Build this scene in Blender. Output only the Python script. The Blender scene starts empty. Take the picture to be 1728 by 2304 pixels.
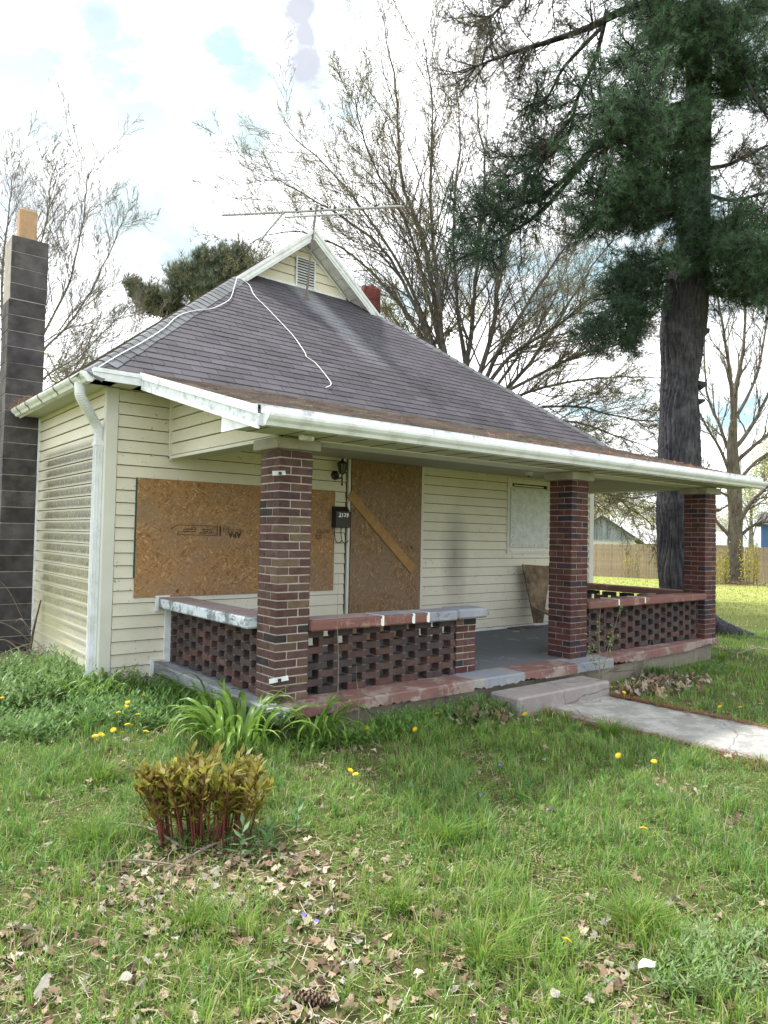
import bpy, bmesh, math, random
import numpy as np
from mathutils import Vector, Matrix
random.seed(7); RNG = np.random.default_rng(11)
R = math.radians
scene = bpy.context.scene
C = scene.collection

# ------------------------------------------------------------------ camera
CAM = np.array([-2.8887, -4.9451, 1.3448]); YAW, PITCH, ROLL, FPX = 0.676, 0.0342, 0.0203, 1596.7
W, H = 1728, 2304
FW = np.array([math.sin(YAW)*math.cos(PITCH), math.cos(YAW)*math.cos(PITCH), math.sin(PITCH)])
_r = np.array([math.cos(YAW), -math.sin(YAW), 0.0]); _u = np.cross(_r, FW)
RT = _r*math.cos(ROLL)+_u*math.sin(ROLL); UP = -_r*math.sin(ROLL)+_u*math.cos(ROLL)
def ray(x, y): return FW+RT*(x-W/2)/FPX+UP*(H/2-y)/FPX
def at(x, y, ax, v):
    d = ray(x, y); t = (v-CAM[ax])/d[ax]; return CAM+d*t
def dep(x, y, d): return CAM+ray(x, y)*d
def proj(P):
    d = np.asarray(P, float)-CAM; z = d@FW
    return W/2+FPX*(d@RT)/z, H/2-FPX*(d@UP)/z, z
cd = bpy.data.cameras.new('camera'); cam = bpy.data.objects.new('camera', cd); C.objects.link(cam)
cd.sensor_fit = 'HORIZONTAL'; cd.sensor_width = 36; cd.lens = 36*FPX/W; cd.clip_end = 2000; cd.clip_start = .05
cam.matrix_world = Matrix(((RT[0], UP[0], -FW[0], CAM[0]), (RT[1], UP[1], -FW[1], CAM[1]), (RT[2], UP[2], -FW[2], CAM[2]), (0, 0, 0, 1)))
scene.camera = cam
scene.view_settings.view_transform = 'Standard'; scene.view_settings.look = 'None'
scene.view_settings.exposure = 1.15; scene.view_settings.gamma = 1; scene.view_settings.use_curve_mapping = False

# ------------------------------------------------------------------ sun and sky
SUN_EL, SUN_AZ = R(57), R(-16)          # azimuth from +Y towards +X: behind the house, a little to the left
sdir = Vector((math.sin(SUN_AZ)*math.cos(SUN_EL), math.cos(SUN_AZ)*math.cos(SUN_EL), math.sin(SUN_EL)))
sl = bpy.data.lights.new('sun', 'SUN'); sl.energy = 3.2; sl.angle = R(4.0); sl.color = (1, .965, .91)
so = bpy.data.objects.new('sun', sl); C.objects.link(so)
so.rotation_euler = sdir.to_track_quat('Z', 'Y').to_euler()
world = bpy.data.worlds.new('World'); scene.world = world; world.use_nodes = True
nt = world.node_tree; nt.nodes.clear()
def wn(t, **k):
    n = nt.nodes.new(t)
    for a, b in k.items(): setattr(n, a, b)
    return n
def wm(op, a, b=None, c=None):
    n = wn('ShaderNodeMath', operation=op)
    for i, v in enumerate((a, b, c)):
        if v is None: continue
        if isinstance(v, (int, float)): n.inputs[i].default_value = v
        else: nt.links.new(v, n.inputs[i])
    return n.outputs[0]
sky = wn('ShaderNodeTexSky', sky_type='NISHITA'); sky.sun_disc = False
sky.sun_elevation = SUN_EL; sky.sun_rotation = SUN_AZ; sky.air_density = 1; sky.dust_density = 2.0
tc = wn('ShaderNodeTexCoord'); sep = wn('ShaderNodeSeparateXYZ'); nt.links.new(tc.outputs['Generated'], sep.inputs[0])
zz = wm('ADD', wm('MAXIMUM', sep.outputs[2], 0.0), 0.28)
comb = wn('ShaderNodeCombineXYZ')
nt.links.new(wm('DIVIDE', sep.outputs[0], zz), comb.inputs[0]); nt.links.new(wm('DIVIDE', sep.outputs[1], zz), comb.inputs[1])
def wnoise(scale, detail, rough, off=0.0):
    n = wn('ShaderNodeTexNoise'); n.inputs['Scale'].default_value = scale; n.inputs['Detail'].default_value = detail
    n.inputs['Roughness'].default_value = rough; n.inputs['Distortion'].default_value = .25
    m = wn('ShaderNodeVectorMath', operation='ADD'); m.inputs[1].default_value = (off, off*1.7, off*.3)
    nt.links.new(comb.outputs[0], m.inputs[0]); nt.links.new(m.outputs[0], n.inputs['Vector']); return n.outputs[0]
def wramp(v, stops):
    r = wn('ShaderNodeValToRGB'); nt.links.new(v, r.inputs[0])
    e = r.color_ramp.elements
    while len(e) > 1: e.remove(e[-1])
    e[0].position, e[0].color = stops[0][0], (*stops[0][1], 1)
    for p_, c_ in stops[1:]:
        q = e.new(p_); q.color = (*c_, 1)
    return r.outputs[0]
def wmix(f, a, b):
    m = wn('ShaderNodeMix', data_type='RGBA')
    for s, v in ((0, f), (6, a), (7, b)):
        if isinstance(v, (int, float)): m.inputs[s].default_value = v
        elif isinstance(v, tuple): m.inputs[s].default_value = (*v, 1)
        else: nt.links.new(v, m.inputs[s])
    return m.outputs[2]
cover = wramp(wnoise(2.7, 9, .62, 5.3), [(.37, (0, 0, 0)), (.50, (1, 1, 1))])
shade = wramp(wnoise(2.6, 6, .6, 9.4), [(.32, (3.3, 3.55, 3.8)), (.45, (7.0, 7.2, 7.4)), (.6, (9.5, 9.6, 9.8))])
skyc = wn('ShaderNodeMix', data_type='RGBA'); skyc.blend_type = 'MIX'; skyc.inputs[0].default_value = .85
nt.links.new(sky.outputs[0], skyc.inputs[6]); skyc.inputs[7].default_value = (2.3, 3.3, 3.5, 1)
col = wmix(cover, skyc.outputs[2], shade)
# one small grey cloud high in the sky
gd = ray(692, 95); gd = gd/np.linalg.norm(gd)
def blob(px, py, rad):
    g = ray(px, py); g = g/np.linalg.norm(g)
    d = wn('ShaderNodeVectorMath', operation='DISTANCE'); d.inputs[1].default_value = tuple(g)
    nt.links.new(tc.outputs['Generated'], d.inputs[0]); return wm('DIVIDE', d.outputs['Value'], rad)
dn = wnoise(13, 7, .6, 1.3)
bd = wm('MINIMUM', wm('MINIMUM', blob(700, 135, .040), blob(688, 80, .034)), blob(675, 30, .027))
gm = wramp(wm('ADD', bd, wm('MULTIPLY', wm('SUBTRACT', dn, .5), 2.6)), [(.45, (.95, .95, .95)), (1.25, (0, 0, 0))])
gaps = None                              # thin places in the cloud where pale blue shows
for bx, by, br in ((215, 60, .05), (235, 140, .06), (80, 120, .07), (40, 290, .06), (330, 270, .045), (470, 280, .03), (560, 300, .035), (330, 490, .05), (410, 560, .06), (560, 170, .03), (1650, 70, .08)):
    b_ = blob(bx, by, br); gaps = b_ if gaps is None else wm('MINIMUM', gaps, b_)
gn = wnoise(5.5, 8, .68, 7.7)
gapm = wramp(wm('ADD', gaps, wm('MULTIPLY', wm('SUBTRACT', gn, .5), 4.2)), [(.35, (.85, .85, .85)), (1.3, (0, 0, 0))])
col = wmix(gapm, col, (2.45, 3.1, 3.3))
col = wmix(gm, col, (2.5, 2.6, 2.95))
bg = wn('ShaderNodeBackground'); nt.links.new(col, bg.inputs[0]); bg.inputs[1].default_value = 0.135
wo = wn('ShaderNodeOutputWorld'); nt.links.new(bg.outputs[0], wo.inputs[0])

# ------------------------------------------------------------------ materials
class NT:
    def __init__(s, name):
        s.m = bpy.data.materials.new(name); s.m.use_nodes = True; s.t = s.m.node_tree
        s.b = s.t.nodes['Principled BSDF']; s._o = None
    def n(s, t, **k):
        q = s.t.nodes.new(t)
        for a, b in k.items(): setattr(q, a, b)
        return q
    def L(s, a, b): s.t.links.new(a, b)
    def obj(s):
        if not s._o: s._o = s.n('ShaderNodeTexCoord')
        return s._o.outputs['Object']
    def pos(s): return s.n('ShaderNodeNewGeometry').outputs['Position']
    def mapv(s, v, scale=(1, 1, 1), rot=(0, 0, 0), loc=(0, 0, 0)):
        q = s.n('ShaderNodeMapping'); q.inputs['Scale'].default_value = scale; q.inputs['Rotation'].default_value = rot
        q.inputs['Location'].default_value = loc; s.L(v, q.inputs[0]); return q.outputs[0]
    def noise(s, v, scale=5, detail=4, rough=.55, dist=0):
        q = s.n('ShaderNodeTexNoise'); s.L(v, q.inputs['Vector'])
        q.inputs['Scale'].default_value = scale; q.inputs['Detail'].default_value = detail
        q.inputs['Roughness'].default_value = rough; q.inputs['Distortion'].default_value = dist; return q.outputs[0]
    def math(s, op, a, b=None, c=None):
        q = s.n('ShaderNodeMath', operation=op)
        for i, v in enumerate((a, b, c)):
            if v is None: continue
            if isinstance(v, (int, float)): q.inputs[i].default_value = v
            else: s.L(v, q.inputs[i])
        return q.outputs[0]
    def ramp(s, v, stops, interp='LINEAR'):
        r = s.n('ShaderNodeValToRGB'); s.L(v, r.inputs[0]); r.color_ramp.interpolation = interp
        e = r.color_ramp.elements
        while len(e) > 1: e.remove(e[-1])
        f = lambda c_: (c_, c_, c_, 1) if isinstance(c_, (int, float)) else (*c_, 1)
        e[0].position, e[0].color = stops[0][0], f(stops[0][1])
        for p_, c_ in stops[1:]: e.new(p_).color = f(c_)
        return r.outputs[0]
    def mix(s, f, a, b, mode='MIX'):
        m = s.n('ShaderNodeMix', data_type='RGBA'); m.blend_type = mode
        for i, v in ((0, f), (6, a), (7, b)):
            if isinstance(v, (int, float)): m.inputs[i].default_value = v if i == 0 else (v, v, v, 1)
            elif isinstance(v, tuple): m.inputs[i].default_value = (*v, 1)
            else: s.L(v, m.inputs[i])
        return m.outputs[2]
    def rnd(s): return s.n('ShaderNodeObjectInfo').outputs['Random']
    def xyz(s, v):
        q = s.n('ShaderNodeSeparateXYZ'); s.L(v, q.inputs[0]); return q.outputs
    def bump(s, h, strength=.3, dist=.01):
        q = s.n('ShaderNodeBump'); q.inputs['Strength'].default_value = strength; q.inputs['Distance'].default_value = dist
        s.L(h, q.inputs['Height']); s.L(q.outputs[0], s.b.inputs['Normal'])
    def done(s, col, rough=.7, spec=.3, metal=0):
        if isinstance(col, tuple): s.b.inputs['Base Color'].default_value = (*col, 1)
        else: s.L(col, s.b.inputs['Base Color'])
        s.b.inputs['Roughness'].default_value = rough; s.b.inputs['Specular IOR Level'].default_value = spec
        s.b.inputs['Metallic'].default_value = metal; return s.m
def sc(c, k): return tuple(min(1, x*k) for x in c)
def simple(name, c, rough=.7, var=.2, scale=6, bump=.2, bscale=80, spec=.3, rnd=0, metal=0, dirt=None, dirt_amt=.5, dscale=3):
    t = NT(name); v = t.pos()
    col = t.ramp(t.noise(v, scale, 5), [(.3, sc(c, 1-var)), (.7, sc(c, 1+var))])
    if dirt: col = t.mix(t.math('MULTIPLY', t.ramp(t.noise(v, dscale, 8, .7), [(.48, 0), (.68, 1)]), dirt_amt), col, dirt)
    if rnd: col = t.mix(1, col, t.ramp(t.rnd(), [(0, 1-rnd), (1, 1+rnd)]), 'MULTIPLY')
    if bump: t.bump(t.noise(v, bscale, 4), bump, .004)
    return t.done(col, rough, spec, metal)
def brickmat(name, cols, rough=.85):
    t = NT(name); v = t.obj(); r = t.rnd(); w = t.pos()
    st = [(i/len(cols), c) for i, c in enumerate(cols)]
    col = t.ramp(r, st, 'CONSTANT')
    col = t.mix(1, col, t.ramp(t.noise(w, 9, 5, .6), [(.3, .62), (.7, 1.3)]), 'MULTIPLY')
    col = t.mix(t.ramp(t.noise(w, 2.2, 6, .7), [(.5, 0), (.75, .45)]), col, (.035, .03, .03))
    col = t.mix(t.ramp(t.noise(w, 60, 3, .7), [(.58, 0), (.70, .45)]), col, sc(cols[0], 2.2))
    wire = t.n('ShaderNodeTexWave'); wire.inputs['Scale'].default_value = 55; wire.inputs['Distortion'].default_value = 3
    t.L(t.mapv(w, (1, 1, .02)), wire.inputs['Vector'])
    col = t.mix(.22, col, t.mix(1, col, wire.outputs[0], 'MULTIPLY'))
    t.bump(t.math('ADD', t.noise(w, 120, 3), wire.outputs[0]), .45, .003)
    return t.done(col, rough, .25)
def vcmat(name, rough=.6, transl=.35, spec=.25, tint=None):
    t = NT(name); a = t.n('ShaderNodeAttribute'); a.attribute_name = 'Col'; c = a.outputs['Color']
    m = t.done(c, rough, spec)
    if transl:
        tr = t.n('ShaderNodeBsdfTranslucent'); t.L(c, tr.inputs[0]); mx = t.n('ShaderNodeMixShader'); mx.inputs[0].default_value = transl
        t.L(t.b.outputs[0], mx.inputs[1]); t.L(tr.outputs[0], mx.inputs[2]); t.L(mx.outputs[0], t.t.nodes['Material Output'].inputs[0])
    return m
def leafmat(name, c1, c2, transl=.35, rough=.55, scale=20):
    t = NT(name); w = t.pos()
    c = t.ramp(t.noise(w, scale, 3), [(.35, c1), (.65, c2)])
    m = t.done(c, rough, .3); tr = t.n('ShaderNodeBsdfTranslucent'); t.L(c, tr.inputs[0]); mx = t.n('ShaderNodeMixShader'); mx.inputs[0].default_value = transl
    t.L(t.b.outputs[0], mx.inputs[1]); t.L(tr.outputs[0], mx.inputs[2]); t.L(mx.outputs[0], t.t.nodes['Material Output'].inputs[0])
    return m

def m_siding(name, mildew=False, soot=False):
    t = NT(name); w = t.pos(); c = (.70, .665, .56)
    z = t.xyz(w)[2]
    col = t.ramp(t.noise(w, 1.3, 6, .6), [(.3, sc(c, .9)), (.7, sc(c, 1.05))])
    col = t.mix(t.ramp(t.noise(t.mapv(w, (3, 3, 9)), 3, 8, .75), [(.55, 0), (.78, .35)]), col, (.3, .28, .2))
    if mildew:
        y = t.xyz(w)[1]
        # algae streaks growing on the upper half of each plank
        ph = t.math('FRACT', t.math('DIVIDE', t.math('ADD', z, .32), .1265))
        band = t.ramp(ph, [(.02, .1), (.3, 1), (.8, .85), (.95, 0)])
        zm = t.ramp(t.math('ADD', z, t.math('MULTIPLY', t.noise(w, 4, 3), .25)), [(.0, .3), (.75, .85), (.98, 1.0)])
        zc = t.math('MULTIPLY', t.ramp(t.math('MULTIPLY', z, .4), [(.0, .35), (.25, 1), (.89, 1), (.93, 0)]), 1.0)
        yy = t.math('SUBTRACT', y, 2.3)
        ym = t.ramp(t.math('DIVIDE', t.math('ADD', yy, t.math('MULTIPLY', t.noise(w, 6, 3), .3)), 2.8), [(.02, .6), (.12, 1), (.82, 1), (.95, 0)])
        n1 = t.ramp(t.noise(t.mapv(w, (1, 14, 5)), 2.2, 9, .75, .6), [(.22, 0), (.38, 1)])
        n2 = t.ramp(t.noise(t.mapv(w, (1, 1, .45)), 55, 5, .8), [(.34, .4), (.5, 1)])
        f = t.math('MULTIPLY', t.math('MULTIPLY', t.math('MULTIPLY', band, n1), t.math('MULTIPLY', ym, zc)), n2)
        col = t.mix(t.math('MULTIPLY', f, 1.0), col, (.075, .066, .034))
        gl = t.ramp(t.noise(w, 1.6, 4), [(.3, 0), (.7, .55)])
        gz_ = t.ramp(t.math('MULTIPLY', z, .4), [(.0, 1), (.5, .2), (.9, 0)])
        col = t.mix(t.math('MULTIPLY', gl, gz_), col, (.52, .5, .2))
    if soot:
        d = t.n('ShaderNodeVectorMath', operation='DISTANCE'); t.L(t.mapv(w, (1.6, 1, .55)), d.inputs[0]); d.inputs[1].default_value = (4.18*1.6, 2.26, 1.05*.55)
        f = t.ramp(t.math('ADD', d.outputs['Value'], t.math('MULTIPLY', t.noise(w, 5, 4), .25)), [(.15, .75), (.62, 0)])
        col = t.mix(f, col, (.22, .21, .18))
        col = t.mix(t.ramp(t.noise(w, 22, 2, .5), [(.70, 0), (.74, .6)]), col, (.15, .13, .1))
    t.bump(t.noise(t.mapv(w, (1, 1, 12)), 30, 3), .12, .003)
    return t.done(col, .5, .3)
def m_osb(name, base, light, dark, vertical=False, weather=.4):
    t = NT(name); w = t.pos(); col = None
    k = (1.6, 1, 5.5) if not vertical else (5.5, 1, 1.6)
    layers = []
    for i, rot in enumerate((0.15, -.55, .85, -1.3)):
        v = t.mapv(t.mapv(w, (1, 1, 1), (0, rot*(1 if not vertical else .6), 0), (i*3.7, 0, i*1.9)), k)
        vo = t.n('ShaderNodeTexVoronoi'); vo.inputs['Scale'].default_value = 11; t.L(v, vo.inputs['Vector'])
        layers.append(t.xyz(vo.outputs['Color'])[0])
    sel = t.noise(w, 14, 2)
    a = t.mix(t.ramp(sel, [(.44, 0), (.5, 1)]), layers[0], layers[1]); b = t.mix(t.ramp(sel, [(.52, 0), (.56, 1)]), layers[2], layers[3])
    s = t.mix(t.ramp(t.noise(w, 17, 2, .5, 1), [(.45, 0), (.53, 1)]), a, b)
    col = t.ramp(s, [(.0, dark), (.35, base), (.8, sc(base, 1.15)), (.97, light)])
    fine = t.noise(t.mapv(w, (40, 1, 9) if vertical else (9, 1, 40)), 4, 4, .7)
    col = t.mix(1, col, t.ramp(fine, [(.3, .78), (.7, 1.2)]), 'MULTIPLY')
    col = t.mix(t.ramp(t.noise(w, 1.8, 6, .6), [(.42, 0), (.66, weather)]), col, (.25, .185, .135))
    col = t.mix(t.ramp(t.noise(w, 13, 1.5, .3), [(.74, 0), (.77, .8)]), col, sc(dark, .35))
    t.bump(s, .25, .002)
    return t.done(col, .7, .25)
def m_shingle(name, c, speck=1.6, streak=False, rnd=.16, rows=False):
    t = NT(name); w = t.pos()
    col = t.mix(1, t.ramp(t.noise(w, 1.3, 7, .65), [(.3, sc(c, .68)), (.7, sc(c, 1.35))]), t.ramp(t.rnd(), [(0, 1-rnd), (1, 1+rnd)]), 'MULTIPLY')
    col = t.mix(t.ramp(t.noise(w, 260, 2, .8), [(.55, 0), (.75, .6)]), col, sc(c, speck*1.6))
    if streak:   # pale streak below the gable vent
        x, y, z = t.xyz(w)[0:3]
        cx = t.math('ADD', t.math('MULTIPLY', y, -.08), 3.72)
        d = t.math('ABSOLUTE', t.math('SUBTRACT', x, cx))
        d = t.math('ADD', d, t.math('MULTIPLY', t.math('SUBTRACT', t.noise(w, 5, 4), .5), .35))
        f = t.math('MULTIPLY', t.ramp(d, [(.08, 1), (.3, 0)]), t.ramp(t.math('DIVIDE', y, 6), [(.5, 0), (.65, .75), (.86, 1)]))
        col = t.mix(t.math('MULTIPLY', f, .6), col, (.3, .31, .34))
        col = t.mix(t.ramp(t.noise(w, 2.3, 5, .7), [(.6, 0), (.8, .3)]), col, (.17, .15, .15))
    if rows:   # curled, weathered butt edges on the shallow roof
        st = t.noise(t.mapv(w, (1.6, 46, 10)), 1.6, 6, .75, .3)
        col = t.mix(t.ramp(st, [(.52, 0), (.62, .75)]), col, (.33, .27, .22)); col = t.mix(t.ramp(st, [(.36, .85), (.45, 0)]), col, (.03, .025, .024))
    t.bump(t.noise(w, 320, 2), .4, .002)
    return t.done(col, .8, .3)
def m_concrete(name, c, paint=None, amt=.5, speck=.4, scale=5, rough=.85):
    t = NT(name); w = t.pos()
    col = t.ramp(t.noise(w, scale, 8, .65), [(.3, sc(c, .75)), (.7, sc(c, 1.2))])
    if paint: col = t.mix(t.ramp(t.noise(w, 2.6, 8, .72), [(.5-amt*.3, 1), (.62-amt*.1, 0)]), paint, col) if False else t.mix(t.ramp(t.noise(w, 3.2, 9, .75), [(.35+.3*amt, 0), (.42+.3*amt, 1)]), paint, col)
    vo = t.n('ShaderNodeTexVoronoi'); vo.inputs['Scale'].default_value = 90; t.L(w, vo.inputs['Vector'])
    col = t.mix(t.math('MULTIPLY', t.ramp(vo.outputs['Distance'], [(.1, 1), (.3, 0)]), speck*.6), col, sc(c, 1.7))
    col = t.mix(t.ramp(t.noise(w, 150, 3, .7), [(.55, 0), (.7, speck)]), col, sc(c, .45))
    ce = t.n('ShaderNodeTexVoronoi', feature='DISTANCE_TO_EDGE'); ce.inputs['Scale'].default_value = 1.1; t.L(t.mix(.12, w, t.n('ShaderNodeTexNoise').outputs['Color']), ce.inputs['Vector'])
    col = t.mix(t.ramp(ce.outputs['Distance'], [(.002, .7), (.008, 0)]), col, sc(c, .3))
    t.bump(t.noise(w, 60, 6, .7), .6, .008)
    return t.done(col, rough, .25)
def m_bark(name, c, sx=10, sz=1.6, bump=.7):
    t = NT(name); w = t.pos()
    n = t.noise(t.mapv(w, (sx, sx, sz)), 2.2, 8, .7, .8)
    col = t.ramp(n, [(.35, sc(c, .35)), (.5, c), (.7, sc(c, 1.6))])
    col = t.mix(t.ramp(t.noise(w, 3, 5), [(.5, 0), (.7, .35)]), col, sc((.2, .2, .2), 1))
    t.bump(n, bump, .03); return t.done(col, .95, .1)

MAT = dict(
    sid=m_siding('vinyl_siding_front', soot=True), sidm=m_siding('vinyl_siding_side', mildew=True), sidg=m_siding('vinyl_siding_gable'),
    white=simple('white_aluminium', (.74, .77, .81), .6, .06, 4, .05, 40, .5, dirt=(.35, .33, .28), dirt_amt=.45, dscale=5),
    flash=simple('chipped_white_paint', (.76, .82, .9), .6, .1, 8, .2, 60, dirt=(.3, .28, .26), dirt_amt=.8, dscale=11),
    gapshade=simple('gap_shade_backing', (.07, .065, .055), .9, .1, 3, 0), trim=simple('cream_trim', (.66, .655, .60), .5, .06, 3, .05),  # wall backing near black: shade between the planks put into its colour
    soffit=simple('olive_soffit', (.5, .5, .41), .6, .08, 3, .08, dirt=(.3, .29, .22), dirt_amt=.4),
    ceil=simple('porch_ceiling_paint', (.42, .42, .35), .65, .1, 3, .08, dirt=(.25, .24, .18), dirt_amt=.4),
    mortar=simple('pale_mortar', (.36, .32, .28), .95, .2, 12, .5, 90),
    mortard=simple('dark_mortar', (.15, .125, .115), .95, .3, 10, .5, 90),
    brick1=brickmat('brown_mixed_brick', [(.11, .058, .052), (.13, .07, .06), (.10, .055, .052), (.12, .07, .07), (.17, .115, .08), (.04, .035, .04), (.12, .068, .06), (.095, .05, .048), (.13, .085, .066), (.085, .048, .052), (.11, .06, .056), (.10, .055, .05)]),
    brick2=brickmat('dark_red_brick', [(.10, .036, .036), (.115, .045, .04), (.085, .032, .035), (.06, .033, .042), (.105, .04, .034), (.095, .045, .038), (.042, .03, .042), (.12, .055, .045)]),
    brickl=brickmat('dark_screen_brick', [(.085, .06, .058), (.07, .05, .05), (.10, .065, .058), (.06, .05, .05), (.115, .062, .055), (.078, .06, .062)]),
    brickr=brickmat('red_chimney_brick', [(.2, .045, .045), (.24, .06, .055), (.17, .04, .045)]),
    mortar2=simple('weathered_mortar', (.25, .22, .205), .95, .3, 10, .5, 90),
    block=simple('dark_stained_block', (.07, .064, .07), .95, .35, 5, .9, 90, rnd=.25, dirt=(.13, .12, .11), dirt_amt=.6, dscale=2.5),
    blockmortar=simple('block_mortar', (.34, .31, .29), .95, .2, 10, .4),
    clay=simple('clay_flue', (.42, .27, .165), .85, .18, 7, .3, 60, dirt=(.2, .14, .1), dirt_amt=.4),
    osb=m_osb('osb_window', (.34, .185, .08), (.5, .34, .19), (.2, .105, .045), False, .6),
    osbd=m_osb('osb_door', (.235, .145, .075), (.38, .27, .17), (.13, .08, .045), True, .7),
    pine=simple('weathered_pine_board', (.36, .21, .085), .75, .15, 9, .2, 50, dirt=(.2, .12, .06), dirt_amt=.5),
    boardw=simple('whitewashed_board', (.62, .65, .64), .75, .12, 9, .3, 40, dirt=(.3, .29, .26), dirt_amt=.4, dscale=14),
    rot=simple('rotten_plywood', (.19, .14, .09), .9, .45, 9, .5, 40, dirt=(.035, .025, .02), dirt_amt=.95, dscale=2.6),
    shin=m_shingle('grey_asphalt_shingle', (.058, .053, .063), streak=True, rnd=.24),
    shinb=m_shingle('brown_worn_shingle', (.15, .12, .105), 2.0, rnd=.1, rows=True), shinl=m_shingle('dark_side_shingle', (.10, .085, .08)),
    cap=m_shingle('hip_cap_shingle', (.12, .125, .135), 1.6),
    floor=m_concrete('grey_painted_floor', (.3, .3, .32), (.135, .145, .165), .75, .12),
    slabr=m_concrete('red_painted_slab_edge', (.3, .24, .22), (.2, .105, .093), .5, .45),
    slabg=m_concrete('blue_grey_painted_concrete', (.3, .29, .28), (.24, .26, .31), .5, .25),
    slabk=m_concrete('worn_grey_ledge', (.26, .27, .28), (.2, .22, .24), .4, .2),
    found=m_concrete('foundation_concrete', (.23, .205, .165), None, .5, .2, 3),
    step=m_concrete('step_concrete', (.30, .28, .275), (.27, .23, .23), .4, .3),
    walk=m_concrete('walk_concrete', (.35, .345, .325), (.24, .235, .22), .35, .9, 9),
    capst=m_concrete('cap_stone', (.34, .32, .27), None, .5, .3),
    copr=m_concrete('red_painted_coping', (.33, .2, .17), (.19, .09, .078), .6, .4),
    copg=m_concrete('grey_painted_coping', (.33, .33, .36), (.27, .28, .33), .6, .2),
    copw=m_concrete('peeling_white_coping', (.22, .24, .27), (.62, .68, .74), .42, .3),
    copt=m_concrete('faded_pink_coping', (.3, .25, .25), (.33, .26, .26), .6, .2),
    paintw=simple('white_paint_drip', (.8, .8, .8), .6, .05),
    black=simple('black_metal', (.012, .012, .013), .45, .2, 10, .05, 60, .5),
    metal=simple('grey_antenna_metal', (.32, .33, .33), .4, .2, 10, .1, 60, .5, metal=.6),
    rust=simple('rusted_mast', (.16, .13, .12), .7, .3, 12, .2),
    louver=simple('grey_louver', (.5, .51, .53), .6, .1, 6, .05), dark=simple('dark_void', (.01, .01, .01), .9, 0, 1, 0),
    cable=simple('white_cable', (.8, .8, .8), .5, .02, 4, 0), text=simple('faded_black_ink', (.07, .045, .03), .9, .3, 60, 0),
    num=simple('white_digits', (.85, .85, .85), .5, 0, 1, 0), paper=simple('white_paper', (.6, .62, .62), .7, .08, 20, .1),
    glass=simple('smoked_lamp_glass', (.05, .055, .055), .15, .1, 4, 0, spec=.7),
    barkp=m_bark('pine_bark', (.062, .060, .070), 11, 1.9, 1.0), barkm=m_bark('maple_bark', (.105, .092, .086), 6, 1.2, .4), barkr=m_bark('grey_tree_bark', (.10, .085, .072), 7, 1.2, .5),
    barkb=m_bark('thin_pine_limb', (.03, .026, .028), 8, 2, .4), barkl=m_bark('pale_limb_bark', (.17, .155, .145), 6, 1.2, .3),
    fence=None, picket=None,
    shed=simple('peeling_grey_boards', (.3, .34, .38), .9, .3, 14, .3), proof=simple('pale_roof', (.4, .39, .38), .9, .1, 2, .1), pwall=simple('pale_wall', (.5, .5, .46), .8, .1, 2, .1),
    blue=simple('blue_siding', (.05, .11, .27), .6, .1, 3, .05), broof=simple('dark_roof', (.08, .08, .09), .9, .1, 3, .1), pole=simple('grey_pole', (.4, .4, .4), .8, .1, 3, .05),
    stick=simple('grey_stick', (.2, .165, .13), .9, .3, 20, .3), needle=simple('fallen_needles', (.24, .105, .05), .9, .3, 20, 0),
)
def m_picket():
    t = NT('cedar_picket'); w = t.obj()
    c = t.ramp(t.rnd(), [(0, (.30, .235, .18)), (.4, (.38, .30, .23)), (.75, (.34, .265, .195)), (1, (.42, .32, .22))])
    c = t.mix(1, c, t.ramp(t.noise(t.mapv(w, (12, 12, 1.2)), 3, 5), [(.3, .75), (.7, 1.2)]), 'MULTIPLY')
    return t.done(c, .85, .15)
MAT['picket'] = m_picket()
MAT['veg'] = vcmat('grass_blades', .5, .45, .3); MAT['litter'] = vcmat('leaf_litter', .75, .2, .2)
MAT['needles'] = vcmat('pine_needles', .55, .2, .3); MAT['buds'] = vcmat('tree_buds', .7, .4, .1)

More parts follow.
